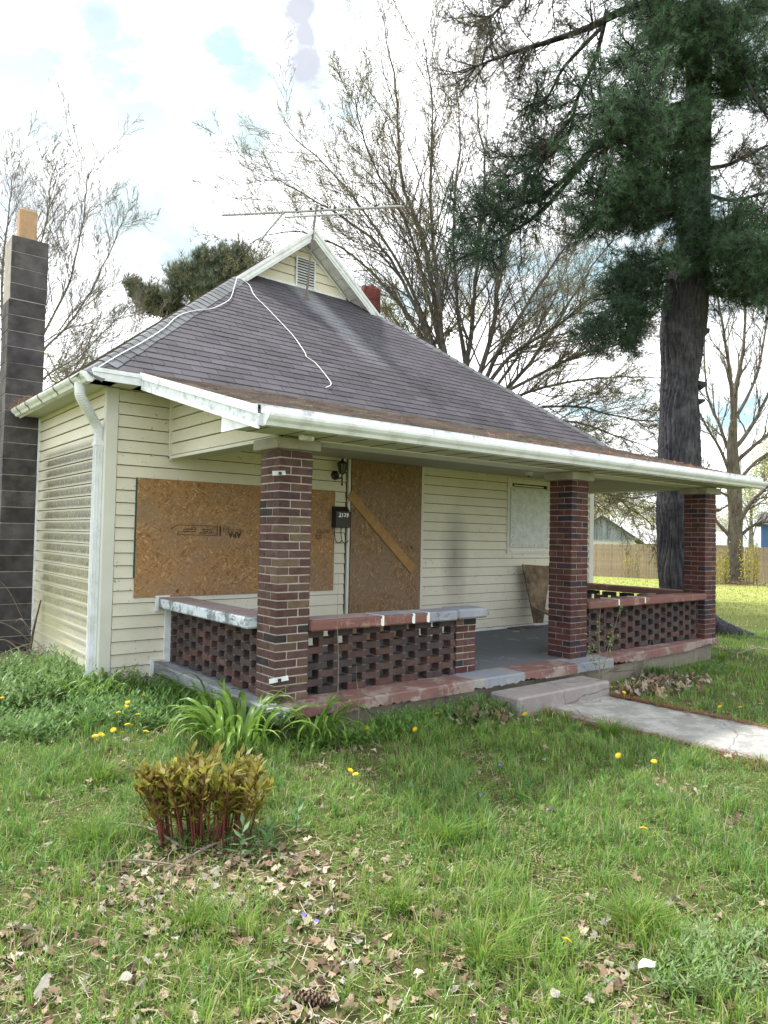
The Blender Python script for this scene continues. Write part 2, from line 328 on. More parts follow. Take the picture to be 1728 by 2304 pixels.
# ------------------------------------------------------------------ object helpers
WPOS = {}
def thing(name, label, cat, loc=(0, 0, 0), group=None):
    o = bpy.data.objects.new(name, None); C.objects.link(o); o.location = loc; o.empty_display_size = .1
    o['label'] = label; o['category'] = cat
    if group: o['group'] = group
    WPOS[o] = Vector(loc); return o
def tag(o, label, cat, group=None):
    o['label'] = label; o['category'] = cat
    if group: o['group'] = group
    return o
def link(name, me, parent=None, loc=(0, 0, 0), rot=None, kind=None):
    o = bpy.data.objects.new(name, me); C.objects.link(o); L = Vector(loc)
    if parent is not None:
        o.parent = parent; o.location = L-WPOS[parent]
    else: o.location = L
    if rot is not None: o.rotation_euler = rot
    if kind: o['kind'] = kind
    WPOS[o] = L; return o
class MB:
    def __init__(s): s.v = []; s.f = []
    def poly(s, pts, th, nrm):           # planar polygon extruded by th along -nrm
        n = len(pts); b = len(s.v); N = Vector(nrm)
        P = [Vector(p) for p in pts]; s.v += [tuple(p) for p in P]+[tuple(p-N*th) for p in P]
        a = sum(((P[i]).cross(P[(i+1) % n]) for i in range(n)), Vector()); flip = a.dot(N) < 0
        f = [tuple(range(b, b+n)), tuple(range(b+2*n-1, b+n-1, -1))]+[(b+i, b+n+i, b+n+(i+1) % n, b+(i+1) % n) for i in range(n)]
        s.f += [tuple(reversed(q)) for q in f] if flip else f; return s
    def box(s, a, b):
        x0, y0, z0 = a; x1, y1, z1 = b; k = len(s.v)
        s.v += [(x0, y0, z0), (x1, y0, z0), (x1, y1, z0), (x0, y1, z0), (x0, y0, z1), (x1, y0, z1), (x1, y1, z1), (x0, y1, z1)]
        s.f += [tuple(k+i for i in q) for q in ((3, 2, 1, 0), (4, 5, 6, 7), (0, 1, 5, 4), (1, 2, 6, 5), (2, 3, 7, 6), (3, 0, 4, 7))]; return s
    def obox(s, p, q, w, t, up=(0, 0, 1)):   # bar from p to q, width w across 'up' x dir, thickness t along up
        p, q = Vector(p), Vector(q); d = (q-p).normalized(); u = Vector(up); sd = d.cross(u).normalized(); u = sd.cross(d).normalized()
        k = len(s.v)
        for c in (p, q):
            for a, b in ((-1, -1), (1, -1), (1, 1), (-1, 1)): s.v.append(tuple(c+sd*a*w/2+u*b*t/2))
        s.f += [tuple(k+i for i in q_) for q_ in ((0, 1, 2, 3), (7, 6, 5, 4), (0, 4, 5, 1), (1, 5, 6, 2), (2, 6, 7, 3), (3, 7, 4, 0))]; return s
    def tube(s, path, rad, n=6, cap=True):
        P = [Vector(p) for p in path]; k0 = len(s.v); ref = Vector((.13, .31, .94))
        if not hasattr(rad, '__len__'): rad = [rad]*len(P)
        for i, p in enumerate(P):
            d = (P[min(i+1, len(P)-1)]-P[max(i-1, 0)]).normalized(); a = d.cross(ref)
            if a.length < 1e-3: a = d.cross(Vector((1, 0, 0)))
            a.normalize(); b = d.cross(a)
            for j in range(n):
                t = 2*math.pi*j/n; s.v.append(tuple(p+(a*math.cos(t)+b*math.sin(t))*rad[i]))
        for i in range(len(P)-1):
            for j in range(n):
                a0 = k0+i*n+j; a1 = k0+i*n+(j+1) % n; s.f.append((a0, a0+n, a1+n, a1))
        if cap: s.f.append(tuple(k0+j for j in range(n))); s.f.append(tuple(k0+(len(P)-1)*n+j for j in reversed(range(n))))
        return s
    def mesh(s, name, mat, bevel=0, smooth=False):
        me = bpy.data.meshes.new(name); me.from_pydata(s.v, [], s.f)
        bm = bmesh.new(); bm.from_mesh(me)
        bmesh.ops.recalc_face_normals(bm, faces=bm.faces)
        if bevel: bmesh.ops.bevel(bm, geom=list(bm.edges), offset=bevel, segments=1, affect='EDGES', clamp_overlap=True)
        if smooth:
            for f in bm.faces: f.smooth = True
        bm.to_mesh(me); bm.free(); me.materials.append(mat); return me
    def build(s, name, mat, parent=None, kind=None, bevel=0, smooth=False, label=None):
        o = link(name, s.mesh(name, mat, bevel, smooth), parent, (0, 0, 0), None, kind)
        if label: o['label'] = label
        return o
def np_mesh(name, V, faces, mat, col=None, parent=None, kind=None, smooth=False):
    V = np.asarray(V, np.float32); me = bpy.data.meshes.new(name); me.vertices.add(len(V)); me.vertices.foreach_set('co', V.ravel())
    loops = []; starts = []; tot = 0
    for F in faces:
        F = np.asarray(F, np.int32)
        if not len(F): continue
        loops.append(F.ravel()); k = F.shape[1]; starts.append(tot+np.arange(len(F))*k); tot += len(F)*k
    loops = np.concatenate(loops); starts = np.concatenate(starts)
    me.loops.add(len(loops)); me.loops.foreach_set('vertex_index', loops)
    me.polygons.add(len(starts)); me.polygons.foreach_set('loop_start', starts.astype(np.int32))
    if smooth: me.polygons.foreach_set('use_smooth', np.ones(len(starts), bool))
    me.update(calc_edges=True)
    if col is not None:
        a = me.color_attributes.new('Col', 'FLOAT_COLOR', 'POINT'); c4 = np.ones((len(V), 4), np.float32); c4[:, :3] = col; a.data.foreach_set('color', c4.ravel())
    me.materials.append(mat); o = link(name, me, parent, (0, 0, 0), None, kind); return o
def clip(poly, a, b, c):                  # keep a*x+b*y<=c
    out = []
    for i in range(len(poly)):
        p, q = poly[i], poly[(i+1) % len(poly)]; dp = a*p[0]+b*p[1]-c; dq = a*q[0]+b*q[1]-c
        if dp <= 0: out.append(p)
        if dp*dq < 0: t = dp/(dp-dq); out.append((p[0]+(q[0]-p[0])*t, p[1]+(q[1]-p[1])*t))
    return out
def area(p): return abs(sum(p[i][0]*p[(i+1) % len(p)][1]-p[(i+1) % len(p)][0]*p[i][1] for i in range(len(p))))/2
def siding(parent, O, U, N, u0, u1, z0, z1, mat, expo=.1265, halfs=(), zbase=None, name='siding_plank', off=.022):
    """lapped planks, each its own object; O origin (x,y,0), U run direction, N outward normal"""
    O, U, N = Vector(O), Vector(U), Vector(N); zb = zbase if zbase is not None else z0; k = math.floor((z0-zb)/expo)
    while zb+k*expo < z1:
        a = zb+k*expo; b = a+expo; k += 1
        pl = [(u0, max(a, z0)+.008), (u1, max(a, z0)+.008), (u1, min(b, z1)), (u0, min(b, z1))]
        for h in halfs: pl = clip(pl, *h) if pl else pl
        if len(pl) < 3 or area(pl) < 4e-4: continue
        jit = random.uniform(-.0012, .0012); m = MB(); n = len(pl)
        f = lambda p: .002+(off-.002+jit)*(1-((p[1]-a)/expo)**.8)
        front = [O+U*p[0]+Vector((0, 0, p[1]))+N*f(p) for p in pl]; back = [O+U*p[0]+Vector((0, 0, p[1]))-N*.004 for p in pl]
        m.v = [tuple(q) for q in front+back]
        m.f = [tuple(range(n)), tuple(range(2*n-1, n-1, -1))]+[(i, n+i, n+(i+1) % n, (i+1) % n) for i in range(n)]
        m.build(name, mat, parent)
def sn(x, y, s=0.0):                       # cheap smooth noise, about -1..1
    return (np.sin(x*1.7+s)*np.cos(y*1.3-s*2)+.6*np.sin(x*3.9-y*2.7+s*3)+.45*np.sin(x*7.3+y*8.1+s)+.3*np.cos(x*15.1-y*13.7+s*5))/1.9
def gz(x, y):
    x = np.asarray(x, float); y = np.asarray(y, float); d = np.hypot(x-2, y)
    base = -.3-.39*np.clip((d-9)/29, 0, 1.3)
    base = base+.06*np.exp(-np.clip(-.24-y, 0, 9)/.5)*(x < 2.1)*(x > -1.2)
    return base+.014*sn(x*.9, y*.9, 2.)*np.clip((d+2)/6, 0, 1)
# ================================================================== GROUND, PATH
def ground():
    xs = np.unique(np.concatenate([np.linspace(-160, -8, 40), np.linspace(-8, 16, 97), np.linspace(16, 45, 40), np.linspace(45, 200, 40)]))
    ys = np.unique(np.concatenate([np.linspace(-120, -8, 30), np.linspace(-8, 14, 89), np.linspace(14, 40, 40), np.linspace(40, 220, 45)]))
    X, Y = np.meshgrid(xs, ys); Z = gz(X, Y); V = np.stack([X.ravel(), Y.ravel(), Z.ravel()], 1)
    nx, ny = len(xs), len(ys); i = np.arange(nx*ny).reshape(ny, nx)
    F = np.stack([i[:-1, :-1].ravel(), i[:-1, 1:].ravel(), i[1:, 1:].ravel(), i[1:, :-1].ravel()], 1)
    t = NT('lawn_soil'); w = t.pos()
    dirt = t.ramp(t.noise(w, 7, 8, .7), [(.3, (.05, .036, .024)), (.7, (.14, .10, .065))])
    green = t.ramp(t.noise(w, 18, 8, .75), [(.3, (.05, .075, .02)), (.7, (.14, .17, .045))])
    near = t.mix(t.ramp(t.noise(w, 1.6, 6, .65), [(.35, .35), (.6, .9)]), dirt, green)
    far = t.ramp(t.noise(w, .9, 9, .75), [(.3, (.22, .25, .06)), (.5, (.32, .32, .09)), (.72, (.42, .37, .16))])  # far lawn brighter and yellower: sunlight put into its colour
    far = t.mix(t.ramp(t.noise(t.mapv(w, (1, 1, 1)), 9, 6, .8), [(.42, 0), (.7, .6)]), far, (.11, .15, .035))
    x, y, z = t.xyz(w)[0:3]
    d = t.math('SQRT', t.math('ADD', t.math('POWER', t.math('SUBTRACT', x, 2), 2), t.math('POWER', y, 2)))
    col = t.mix(t.ramp(t.math('DIVIDE', d, 30), [(.3, 0), (.5, 1)]), near, far)
    t.bump(t.noise(w, 30, 8, .8), .8, .03)
    np_mesh('ground', V, [F], t.done(col, .95, .1), kind='structure', smooth=True)
ground()
WX0, WX1, WY1, WY0 = 2.62, 3.66, -.52, -9.0
def path():
    n = 120; ys = np.linspace(WY1, WY0, n); v = []; f = []
    for i, y in enumerate(ys):
        a = WX0+.025*math.sin(y*2.3)+.02*math.sin(y*7)+random.uniform(-.012, .012); b = WX1-.0+.02*math.sin(y*3.1+1)+random.uniform(-.012, .012)
        z = -.262+.006*math.sin(y*1.9)
        v += [(a, y, -.4), (a+.006, y, z-.008), (a+.02, y, z), ((a+b)/2, y, z+.004), (b-.02, y, z), (b-.006, y, z-.008), (b, y, -.4)]
        if i: k = (i-1)*7; f += [(k+j, k+7+j, k+8+j, k+1+j) for j in range(6)]
    me = bpy.data.meshes.new('path'); me.from_pydata(v, [], f)
    bm = bmesh.new(); bm.from_mesh(me); bmesh.ops.recalc_face_normals(bm, faces=bm.faces); bm.to_mesh(me); bm.free()
    me.materials.append(MAT['walk']); link('path', me, None, kind='structure')
path()

# ================================================================== HOUSE
XC, XR, D = -.651, 7.432, 2.26
SL, PS = .82, .266
roofz = lambda y: 2.8+SL*(y-1.9)
porz = lambda y: 2.24+PS*(y+.47)
house = thing('boarded_up_house', 'small cream sided house with brick columned porch, boarded openings and grey shingled roof', 'house', (XC, D, -.3))
# --- walls
fw = MB().box((XC+.005, D, -.33), (XR, D+.12, 2.77)).build('front_wall', MAT['gapshade'], house)
siding(fw, (0, D, 0), (1, 0, 0), (0, -1, 0), XC+.1, 2.262, -.145-.1265, 2.775, MAT['sid'], zbase=-.1450-.1265)
siding(fw, (0, D, 0), (1, 0, 0), (0, -1, 0), 3.56, XR-.1, .035, 2.31, MAT['sid'], zbase=.035)
sw = MB().box((XC, D+.002, -.33), (XC+.12, 12.4, 2.77)).build('side_wall', MAT['gapshade'], house)
siding(sw, (XC, 0, 0), (0, -1, 0), (-1, 0, 0), -4.96, -(D+.02), -.32, 2.775, MAT['sidm'], zbase=-.32)
MB().box((XR-.12, D+.122, -.33), (XR, 12.4, 2.77)).box((XC+.12, 12.28, -.33), (XR-.12, 12.4, 2.77)).build('rear_wall', MAT['trim'], house)
ct = MB(); ct.box((XC-.022, D-.022, -.27), (XC+.095, D-.001, 2.772)); ct.box((XC-.022, D-.001, -.27), (XC-.001, D+.07, 2.772)); ct.build('corner_trim', MAT['trim'], house, bevel=.003)
MB().box((XR-.1, D-.024, -.25), (XR+.022, D-.001, 2.3)).box((XR+.001, D, -.25), (XR+.022, D+.1, 2.3)).build('corner_trim', MAT['trim'], house, bevel=.003)
MB().box((XC-.03, 4.94, -.31), (XC-.001, 4.972, 2.775)).build('edge_trim', MAT['white'], house, bevel=.003)
# --- porch slab, foundation
def broken_edge(y0, x0, x1, seed, zt=0, th=.1, amp=.035, ye=None):
    """slab front band with a chipped lower edge; returns MB"""
    rr = random.Random(seed); m = MB(); n = int((x1-x0)/.03); v = []
    for i in range(n+1):
        x = x0+(x1-x0)*i/n; yb = y0 if ye is None else y0+(ye-y0)*i/n; c = amp*max(0, math.sin(x*2.1+seed)*.6+math.sin(x*5.3+seed*2)*.5+rr.uniform(-.3, .5))
        d = rr.uniform(-.004, .004)
        v += [(x, yb+d+.012, zt), (x, yb+d, zt-.012), (x, yb+d, zt-th+c), (x, yb+.03+rr.uniform(0, .02), zt-th+c*.4+rr.uniform(-.01, .01)), (x, .1, zt-th-.01), (x, .1, zt)]
    m.v = v
    for i in range(n):
        k = i*6
        m.f += [(k+j, k+6+j, k+6+(j+1) % 6, k+(j+1) % 6) for j in range(6)]
    m.f += [tuple(range(6)), tuple(n*6+j for j in reversed(range(6)))]
    return m
slab = MB().box((-.06, -.02, -.1), (7.19, D-.002, 0)).build('porch_slab', MAT['floor'], house)
for nm, a, b, mt, sd in (('slab_edge', .02, 2.03, 'slabr', 1), ('slab_edge', 2.032, 2.75, 'slabg', 2), ('slab_edge', 2.752, 3.62, 'slabr', 3), ('slab_edge', 3.622, 4.3, 'slabg', 4), ('slab_edge', 4.302, 7.2, 'slabr', 5)):
    broken_edge(-.235 if a < 4 else -.2, a, b, sd, .003, ye=-.03 if a > 4 else None).build(nm, MAT[mt], slab)
MB().box((-.12, -.24, -.105), (.018, D-.03, .004)).build('slab_ledge', MAT['slabk'], slab, bevel=.012)
MB().poly([(-.03, -.14, -.115), (4.3, -.13, -.115), (7.12, .04, -.115), (7.12, D-.01, -.115), (-.03, D-.01, -.115)], .4, (0, 0, 1)).build('foundation', MAT['found'], house)
# --- porch roof frame
MB().box((.02, .02, 2.125), (7.16, .29, 2.3)).build('front_beam', MAT['trim'], house)
MB().box((.0, .291, 2.125), (.26, D-.03, 2.3)).build('left_beam', MAT['soffit'], house)
MB().box((6.93, .291, 2.118), (7.15, D-.03, 2.3)).build('right_beam', MAT['soffit'], house)
MB().box((.02, .03, 2.301), (7.14, D-.02, 2.33)).build('porch_ceiling', MAT['ceil'], house)
so_ = MB().box((-.44, -.44, 2.137), (7.56, .018, 2.150)).build('porch_soffit', MAT['soffit'], house)
for i in range(26):
    x = -.3+i*.305; MB().box((x, -.43, 2.1335), (x+.006, .015, 2.1365)).build('soffit_seam', MAT['dark'], so_)
# left gable panel, clad
gp = MB(); gp.poly([(0, .0, 2.125), (0, D-.03, 2.125), (0, D-.03, porz(D)-.1), (0, 0, porz(0)-.1)], .02, (-1, 0, 0)); gpo = gp.build('porch_end_panel', MAT['gapshade'], house)
siding(gpo, (-.001, 0, 0), (0, -1, 0), (-1, 0, 0), -(D-.04), -.0, 2.135, 2.9, MAT['sid'], zbase=2.135, halfs=[(PS, 1, porz(0)-.075)])
MB().box((-.03, D-.05, 2.09), (.012, D-.018, 2.73)).box((-.03, 0, 2.105), (.0, D-.02, 2.134)).build('panel_trim', MAT['trim'], house)
gp2 = MB(); gp2.poly([(7.15, .0, 2.125), (7.15, D, 2.125), (7.15, D, porz(D)-.1), (7.15, 0, porz(0)-.1)], .02, (1, 0, 0)); gp2.build('porch_end_panel', MAT['trim'], house)
# --- porch roof
YJ = 2.027
pr_ = MB(); e = .045
pr_.poly([(-.43, -.45, porz(-.45)-.012), (7.58, -.45, porz(-.45)-.012), (7.58, YJ+.1, porz(YJ+.1)-.012), (-.43, YJ+.1, porz(YJ+.1)-.012)], .06, Vector((0, -PS, 1)).normalized())
pro = pr_.build('porch_roof', MAT['shinb'], house)
def shingle_rows(rf, u0, u1, v0, v1, expo, tab, halfs, th=.006, jit=.004):
    out = []; r = 0; v = v0
    while v < v1:
        off = (r % 2)*tab/2+random.uniform(-.02, .02); u = u0-off; dv = random.uniform(-.003, .003)
        while u < u1:
            pl = [(u+.0045, v+dv+random.uniform(-jit, jit)*.3), (u+tab-.0045, v+dv), (u+tab-.0045, v+expo-.001), (u+.0045, v+expo-.001)]
            for h in halfs: pl = clip(pl, *h) if pl else pl
            if len(pl) >= 3 and area(pl) > 2e-4: out.append((pl, v))
            u += tab
        v += expo; r += 1
    return out
def shingle_mesh(m, pl, v0, expo, O, U, V, N, th):
    n = len(pl); f = lambda p: th*(1-(p[1]-v0)/expo*.85)+.001
    O, U, V, N = map(Vector, (O, U, V, N)); k = len(m.v)
    m.v += [tuple(O+U*p[0]+V*p[1]+N*f(p)) for p in pl]+[tuple(O+U*p[0]+V*p[1]-N*.002) for p in pl]
    m.f += [tuple(k+i for i in range(n)), tuple(k+2*n-1-i for i in range(n))]+[(k+i, k+n+i, k+n+(i+1) % n, k+(i+1) % n) for i in range(n)]
ln = math.hypot(1, PS)
rows = shingle_rows(None, -.45, 7.6, .085, (YJ+.47)*ln+.02, .128, .305, [(-1, 0, .45), (1, 0, 7.6), (0, 1, (YJ+.47)*ln)], jit=.02)
m = MB()
for pl, v in rows: shingle_mesh(m, pl, v, .128, (0, -.47, 2.24), (1, 0, 0), (0, 1/ln, PS/ln), (0, -PS/ln, 1/ln), random.uniform(.012, .028))
m.build('shingle', MAT['shinb'], pro, kind='stuff')
# --- main roof: front plane individually shingled
s_ = math.hypot(1, SL); V_ = (0, 1/s_, SL/s_); N_ = (0, -SL/s_, 1/s_)
mr = MB()
YG = 5.2; ga = (YG-1.9)
A = lambda x, y: (x, y, roofz(y))
mr.poly([A(-.9, 2.0), A(7.68, 2.0), A(7.78-ga, YG), A(-1+ga, YG)], .05, N_)
mr.poly([A(-.9, 1.9), A(-.44, 1.9), A(-.44, 2.001), A(-.9, 2.001)], .05, N_)
RX, RZ = 3.39, 6.4; YA, YB = 4.88, 8.5
sz = lambda x: 2.8+SL*(x+1)
NL = Vector((-SL, 0, 1)).normalized(); NR = Vector((SL, 0, 1)).normalized()
PLf = [(-.92, 1.98), (-1+(YA-1.9), YA), (RX, YA), (RX, YB), (-.92, 12.82)]
mr.poly([(x, y, sz(x)) for x, y in PLf], .05, NL)
mr.poly([(6.78-x, y, sz(x)) for x, y in reversed(PLf)], .05, NR)
mr.poly([(-.9, 12.8, sz(-.9)), (7.68, 12.8, sz(-.9)), (RX, YB, RZ)], .05, Vector((0, SL, 1)).normalized())
mro = mr.build('main_roof', MAT['shinl'], house)
v0 = (2.02-1.9)*s_; hL = (-1, 1/s_, 1.0-.0); hR = (1, 1/s_, 7.78)
rows = shingle_rows(None, -1, 7.8, v0, ga*s_, .135, .305, [(-1, 1/s_, 1-.03), (1, 1/s_, 7.78), (0, 1, ga*s_-.01)])
def key(r):
    c = np.mean(r[0], axis=0); P = np.array([c[0], 1.9+c[1]/s_, 2.8+SL*c[1]/s_]); x, y, z = proj(P); return area(r[0])/z**2*abs(np.dot(N_, (P-CAM)/np.linalg.norm(P-CAM)))
rows.sort(key=key, reverse=True); full = None; rest = MB()
for i, (pl, v) in enumerate(rows):
    th = random.uniform(.006, .009)
    if i < 300:
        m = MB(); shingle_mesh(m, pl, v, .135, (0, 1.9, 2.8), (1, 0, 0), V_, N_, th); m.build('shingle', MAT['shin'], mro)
    else: shingle_mesh(rest, pl, v, .135, (0, 1.9, 2.8), (1, 0, 0), V_, N_, th)
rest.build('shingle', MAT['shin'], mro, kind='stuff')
# left plane shingles seen at a grazing angle: joined
m = MB()
Ul, Vl, Nl = Vector((0, -1, 0)), Vector((1, 0, SL)).normalized(), NL
rows = shingle_rows(None, -12.8, -1.9, .08*s_, 4.39*s_, .14, .305, [(1, 1/s_, -1.92), (-1, 1/s_, 12.89), (1, 0, -4.9) if False else (0, 1, 4.39*s_)])
for pl, v in rows:
    pl2 = clip(clip(pl, 0, 1, 1e9), 1, 0, 1e9)
    c = np.mean(pl, axis=0)
    if -c[0] < YA and c[1]/s_ > (YA-1.9): continue
    shingle_mesh(m, pl2, v, .14, (-1, 0, 2.8), Ul, Vl, Nl, random.uniform(.008, .016))
m.build('shingle', MAT['shinl'], mro, kind='stuff')
# hip caps
def hip(sign):
    a = Vector((-1+.12, 1.9+.12, roofz(2.02))); b = Vector((-1+YA-1.9, YA, roofz(YA)))
    n = 29; mat = MAT['cap']
    for i in range(n):
        p = a.lerp(b, i/n); q = a.lerp(b, (i+1.35)/n); 
        if i == 0: p = p-(b-a).normalized()*.16+Vector((0, 0, -.01))
        w = .165*(1+random.uniform(-.05, .05)); r = .0; m = MB()
        d = (b-a).normalized(); h1 = (.022 if i else .03)+random.uniform(-.002, .004); h2 = .01
        e1 = Vector((1, 0, 0)); e1 = (e1-d*e1.dot(d)).normalized()*w           # over the front plane
        nf = Vector(N_); e1 = d.cross(nf).normalized(); e1 = e1 if e1.x > 0 else -e1; e1 = e1*w
        e2 = d.cross(NL).normalized(); e2 = e2 if e2.y > 0 else -e2; e2 = e2*w
        up = (nf+NL).normalized()
        L_ = []
        for P, h in ((p, h1), (q, h2)):
            L_ += [P+e1+nf*(h*.6), P+e1*.12+up*(h+.004), P+e2*.12+up*(h+.004), P+e2+NL*(h*.6), P+e2+NL*(h*.6-.007), P+up*(h-.008), P+e1+nf*(h*.6-.007)]
        if i == 0: L_[0] -= Vector((0, 0, .03)); L_[6] -= Vector((0, 0, .03))
        m.v = [tuple(v) for v in L_] if sign > 0 else [(6.78-v.x, v.y, v.z) for v in L_]
        m.f = [(j, (j+1) % 7, 7+(j+1) % 7, 7+j) for j in range(7)]+[tuple(range(7)), tuple(range(13, 6, -1))]
        m.build('hip_cap_shingle', mat, mro)
hip(1); hip(-1)
# --- gablet
gw = MB(); base = roofz(YG)-.02
gl = [( -1+(base-2.8)/SL, YG, base), (RX, YG, RZ-.06), (7.78-(base-2.8)/SL, YG, base)]
gw.poly(gl, .08, (0, -1, 0)); gwo = gw.build('gable_wall', MAT['gapshade'], house)
siding(gwo, (0, YG-.001, 0), (1, 0, 0), (0, -1, 0), 2, 5, base+.03, 6.4, MAT['sidg'], zbase=base+.03, halfs=[(-SL, 1, 3.62-.14), (SL, 1, RZ-.14+SL*RX)], expo=.15)
MB().box((2.35, YG-.045, base-.02), (4.43, YG-.002, base+.03)).build('base_trim', MAT['white'], house)
def rake(sgn):
    m = MB(); X = lambda x: x if sgn > 0 else 6.78-x
    for y0, y1, o0, o1 in ((YA-.022, YA, .035, .175), (YA-.04, YA-.0225, .0, .055), (YA-.034, YA-.0225, .115, .135)):
        a, b = 1.98-.12, RX
        m.poly([(X(a), y0, sz(a)-o0), (X(b), y0, sz(b)-o0), (X(b), y0, sz(b)-o1), (X(a), y0, sz(a)-o1)], y0-y1, (0, 1, 0))
    m.build('rake_board', MAT['white'], house)
    s2 = MB(); a, b = 1.99, RX-.002
    s2.poly([(X(a), YA, sz(a)-.12), (X(b), YA, sz(b)-.12), (X(b), YG-.02, sz(b)-.12), (X(a), YG-.02, sz(a)-.12)], .012, (NL if sgn > 0 else NR)*-1)
    q = s2.build('rake_soffit', MAT['white'], house)
    for i in range(8):
        x = 2.1+i*.165; g = MB(); g.poly([(X(x), YA+.01, sz(x)-.1345), (X(x+.008), YA+.01, sz(x+.008)-.1345), (X(x+.008), YG-.03, sz(x+.008)-.1345), (X(x), YG-.03, sz(x)-.1345)], .002, (NL if sgn > 0 else NR)*-1); g.build('soffit_seam', MAT['louver'], q)
    MB().obox((X(2.42), YG-.03, sz(2.42)-.17), (X(RX), YG-.03, sz(RX)-.17), .03, .03).build('wall_trim', MAT['white'], house)
rake(1); rake(-1)
gv = thing_vent = MB().box((3.235, YG-.04, 5.57-.07), (3.60, YG-.016, 5.99)).build('gable_vent', MAT['dark'], house)
fr = MB(); fr.box((3.225, YG-.055, 5.49), (3.25, YG-.03, 6.0)).box((3.585, YG-.055, 5.49), (3.61, YG-.03, 6.0)).box((3.25, YG-.055, 5.98), (3.585, YG-.03, 6.0)).box((3.25, YG-.055, 5.49), (3.585, YG-.03, 5.515)); fr.build('frame', MAT['white'], gv)
for i in range(10):
    z = 5.522+i*.046; MB().poly([(3.252, YG-.0525, z), (3.583, YG-.0525, z), (3.583, YG-.042, z+.03), (3.252, YG-.042, z+.03)], .004, (0, -1, .2)).build('slat', MAT['louver'], gv)
# --- eaves, fascia, gutters
MB().box((-.9, 1.9, 2.776), (XC-.001, 4.93, 2.79)).box((-.9, 1.9, 2.776), (-.44, D-.03, 2.79)).build('eave_soffit', MAT['soffit'], house)
MB().box((-.915, 1.895, 2.745), (-.9, 4.93, 2.86)).build('fascia', MAT['white'], house)
fz = MB(); fz.box((-.915, 1.882, 2.755), (-.452, 1.897, 2.84)).box((-.915, 1.872, 2.828), (-.46, 1.8815, 2.868)); fz.build('fascia', MAT['white'], house, label='short white fascia with peeling drip edge above the corner')
def kgutter(P0, P1, out, name, hangers, label=None):
    P0, P1, out = Vector(P0), Vector(P1), Vector(out)
    prof = [(0, -.0), (0, -.085), (.045, -.085), (.06, -.06), (.085, -.04), (.098, -.02), (.1, 0), (.092, 0), (.088, -.016), (.075, -.034), (.05, -.054), (.04, -.078), (.008, -.078), (.008, -.0)]
    m = MB(); n = len(prof)
    for P in (P0, P1): m.v += [tuple(P+out*a+Vector((0, 0, b))) for a, b in prof]
    m.f = [(i, n+i, n+(i+1) % n, (i+1) % n) for i in range(n)]
    g = m.build(name, MAT['white'], house, label=label)
    for P, sg in ((P0, -1), (P1, 1)):
        d = (P1-P0).normalized()*sg*.002; c = MB(); c.poly([tuple(P+out*a+Vector((0, 0, b))) for a, b in [(-.004, .004), (-.004, -.089), (.046, -.089), (.062, -.064), (.09, -.042), (.104, -.02), (.105, .004)]], .004, d.normalized()); c.build('end_cap', MAT['white'], g)
    for t in hangers:
        P = P0.lerp(P1, t); dd = (P1-P0).normalized()*.006; m = MB(); q = [(.046, -.088), (.062, -.062), (.088, -.042), (.102, -.02), (.104, .002), (.11, .0), (.106, -.024), (.092, -.048), (.066, -.068), (.05, -.094)]
        m.v = [tuple(P+out*a*s+Vector((0, 0, b))+dd*k) for k in (-1, 1) for a, b in q for s in (1,)]
        nn = len(q); m.f = [tuple(range(nn)), tuple(range(2*nn-1, nn-1, -1))]+[(i, nn+i, nn+(i+1) % nn, (i+1) % nn) for i in range(nn)]
        m.build('strap', MAT['rust'], g)
    return g
kgutter((-.917, 1.9, 2.82), (-.917, 4.9, 2.845), (-1, 0, 0), 'gutter', (.13, .33, .55, .75, .9))
kgutter((-.42, -.452, 2.205), (7.56, -.452, 2.215), (0, -1, 0), 'porch_gutter', ())
MB().poly([(-.44, -.47, 2.268), (7.58, -.47, 2.276), (7.58, -.476, 2.212), (-.44, -.476, 2.206)], .006, (0, -1, 0)).poly([(-.44, -.476, 2.269), (7.58, -.476, 2.277), (7.58, -.37, 2.29), (-.44, -.37, 2.284)], .004, (0, 0, 1)).build('drip_flashing', MAT['flash'], house)
MB().box((-.44, -.45, 2.12), (7.57, -.43, 2.205)).build('porch_fascia', MAT['white'], house)
rk = MB(); y0, y1 = -.462, YJ-.13
for x0, x1, a, b in ((-.46, -.445, .04, .15), (-.475, -.461, -.018, .045)):
    rk.poly([(x0, y0, porz(y0)-a), (x0, y1, porz(y1)-a), (x0, y1, porz(y1)-b), (x0, y0, porz(y0)-b)], x0-x1, (1, 0, 0))
rk.build('porch_rake_board', MAT['flash'], house)
bx = MB(); bx.poly([(-.444, -.448, 2.128), (-.444, .15, 2.128), (-.444, .15, porz(.15)-.148), (-.444, -.448, porz(-.448)-.04)], .012, (-1, 0, 0)); bx.build('eave_return', MAT['white'], house)
MB().poly([(-.43, -.3, porz(-.3)-.11), (-.43, YJ, porz(YJ)-.11), (-.02, YJ, porz(YJ)-.11), (-.02, -.3, porz(-.3)-.11)], .01, (0, 0, -1)).build('rake_soffit', MAT['soffit'], house)
def smooth(P, k=4):
    P = [Vector(p) for p in P]; out = []
    for i in range(len(P)-1):
        a, b, c, d = P[max(i-1, 0)], P[i], P[i+1], P[min(i+2, len(P)-1)]
        for j in range(k):
            t = j/k; out.append(.5*((2*b)+(c-a)*t+(2*a-5*b+4*c-d)*t*t+(3*b-a-3*c+d)*t**3))
    out.append(P[-1]); return out
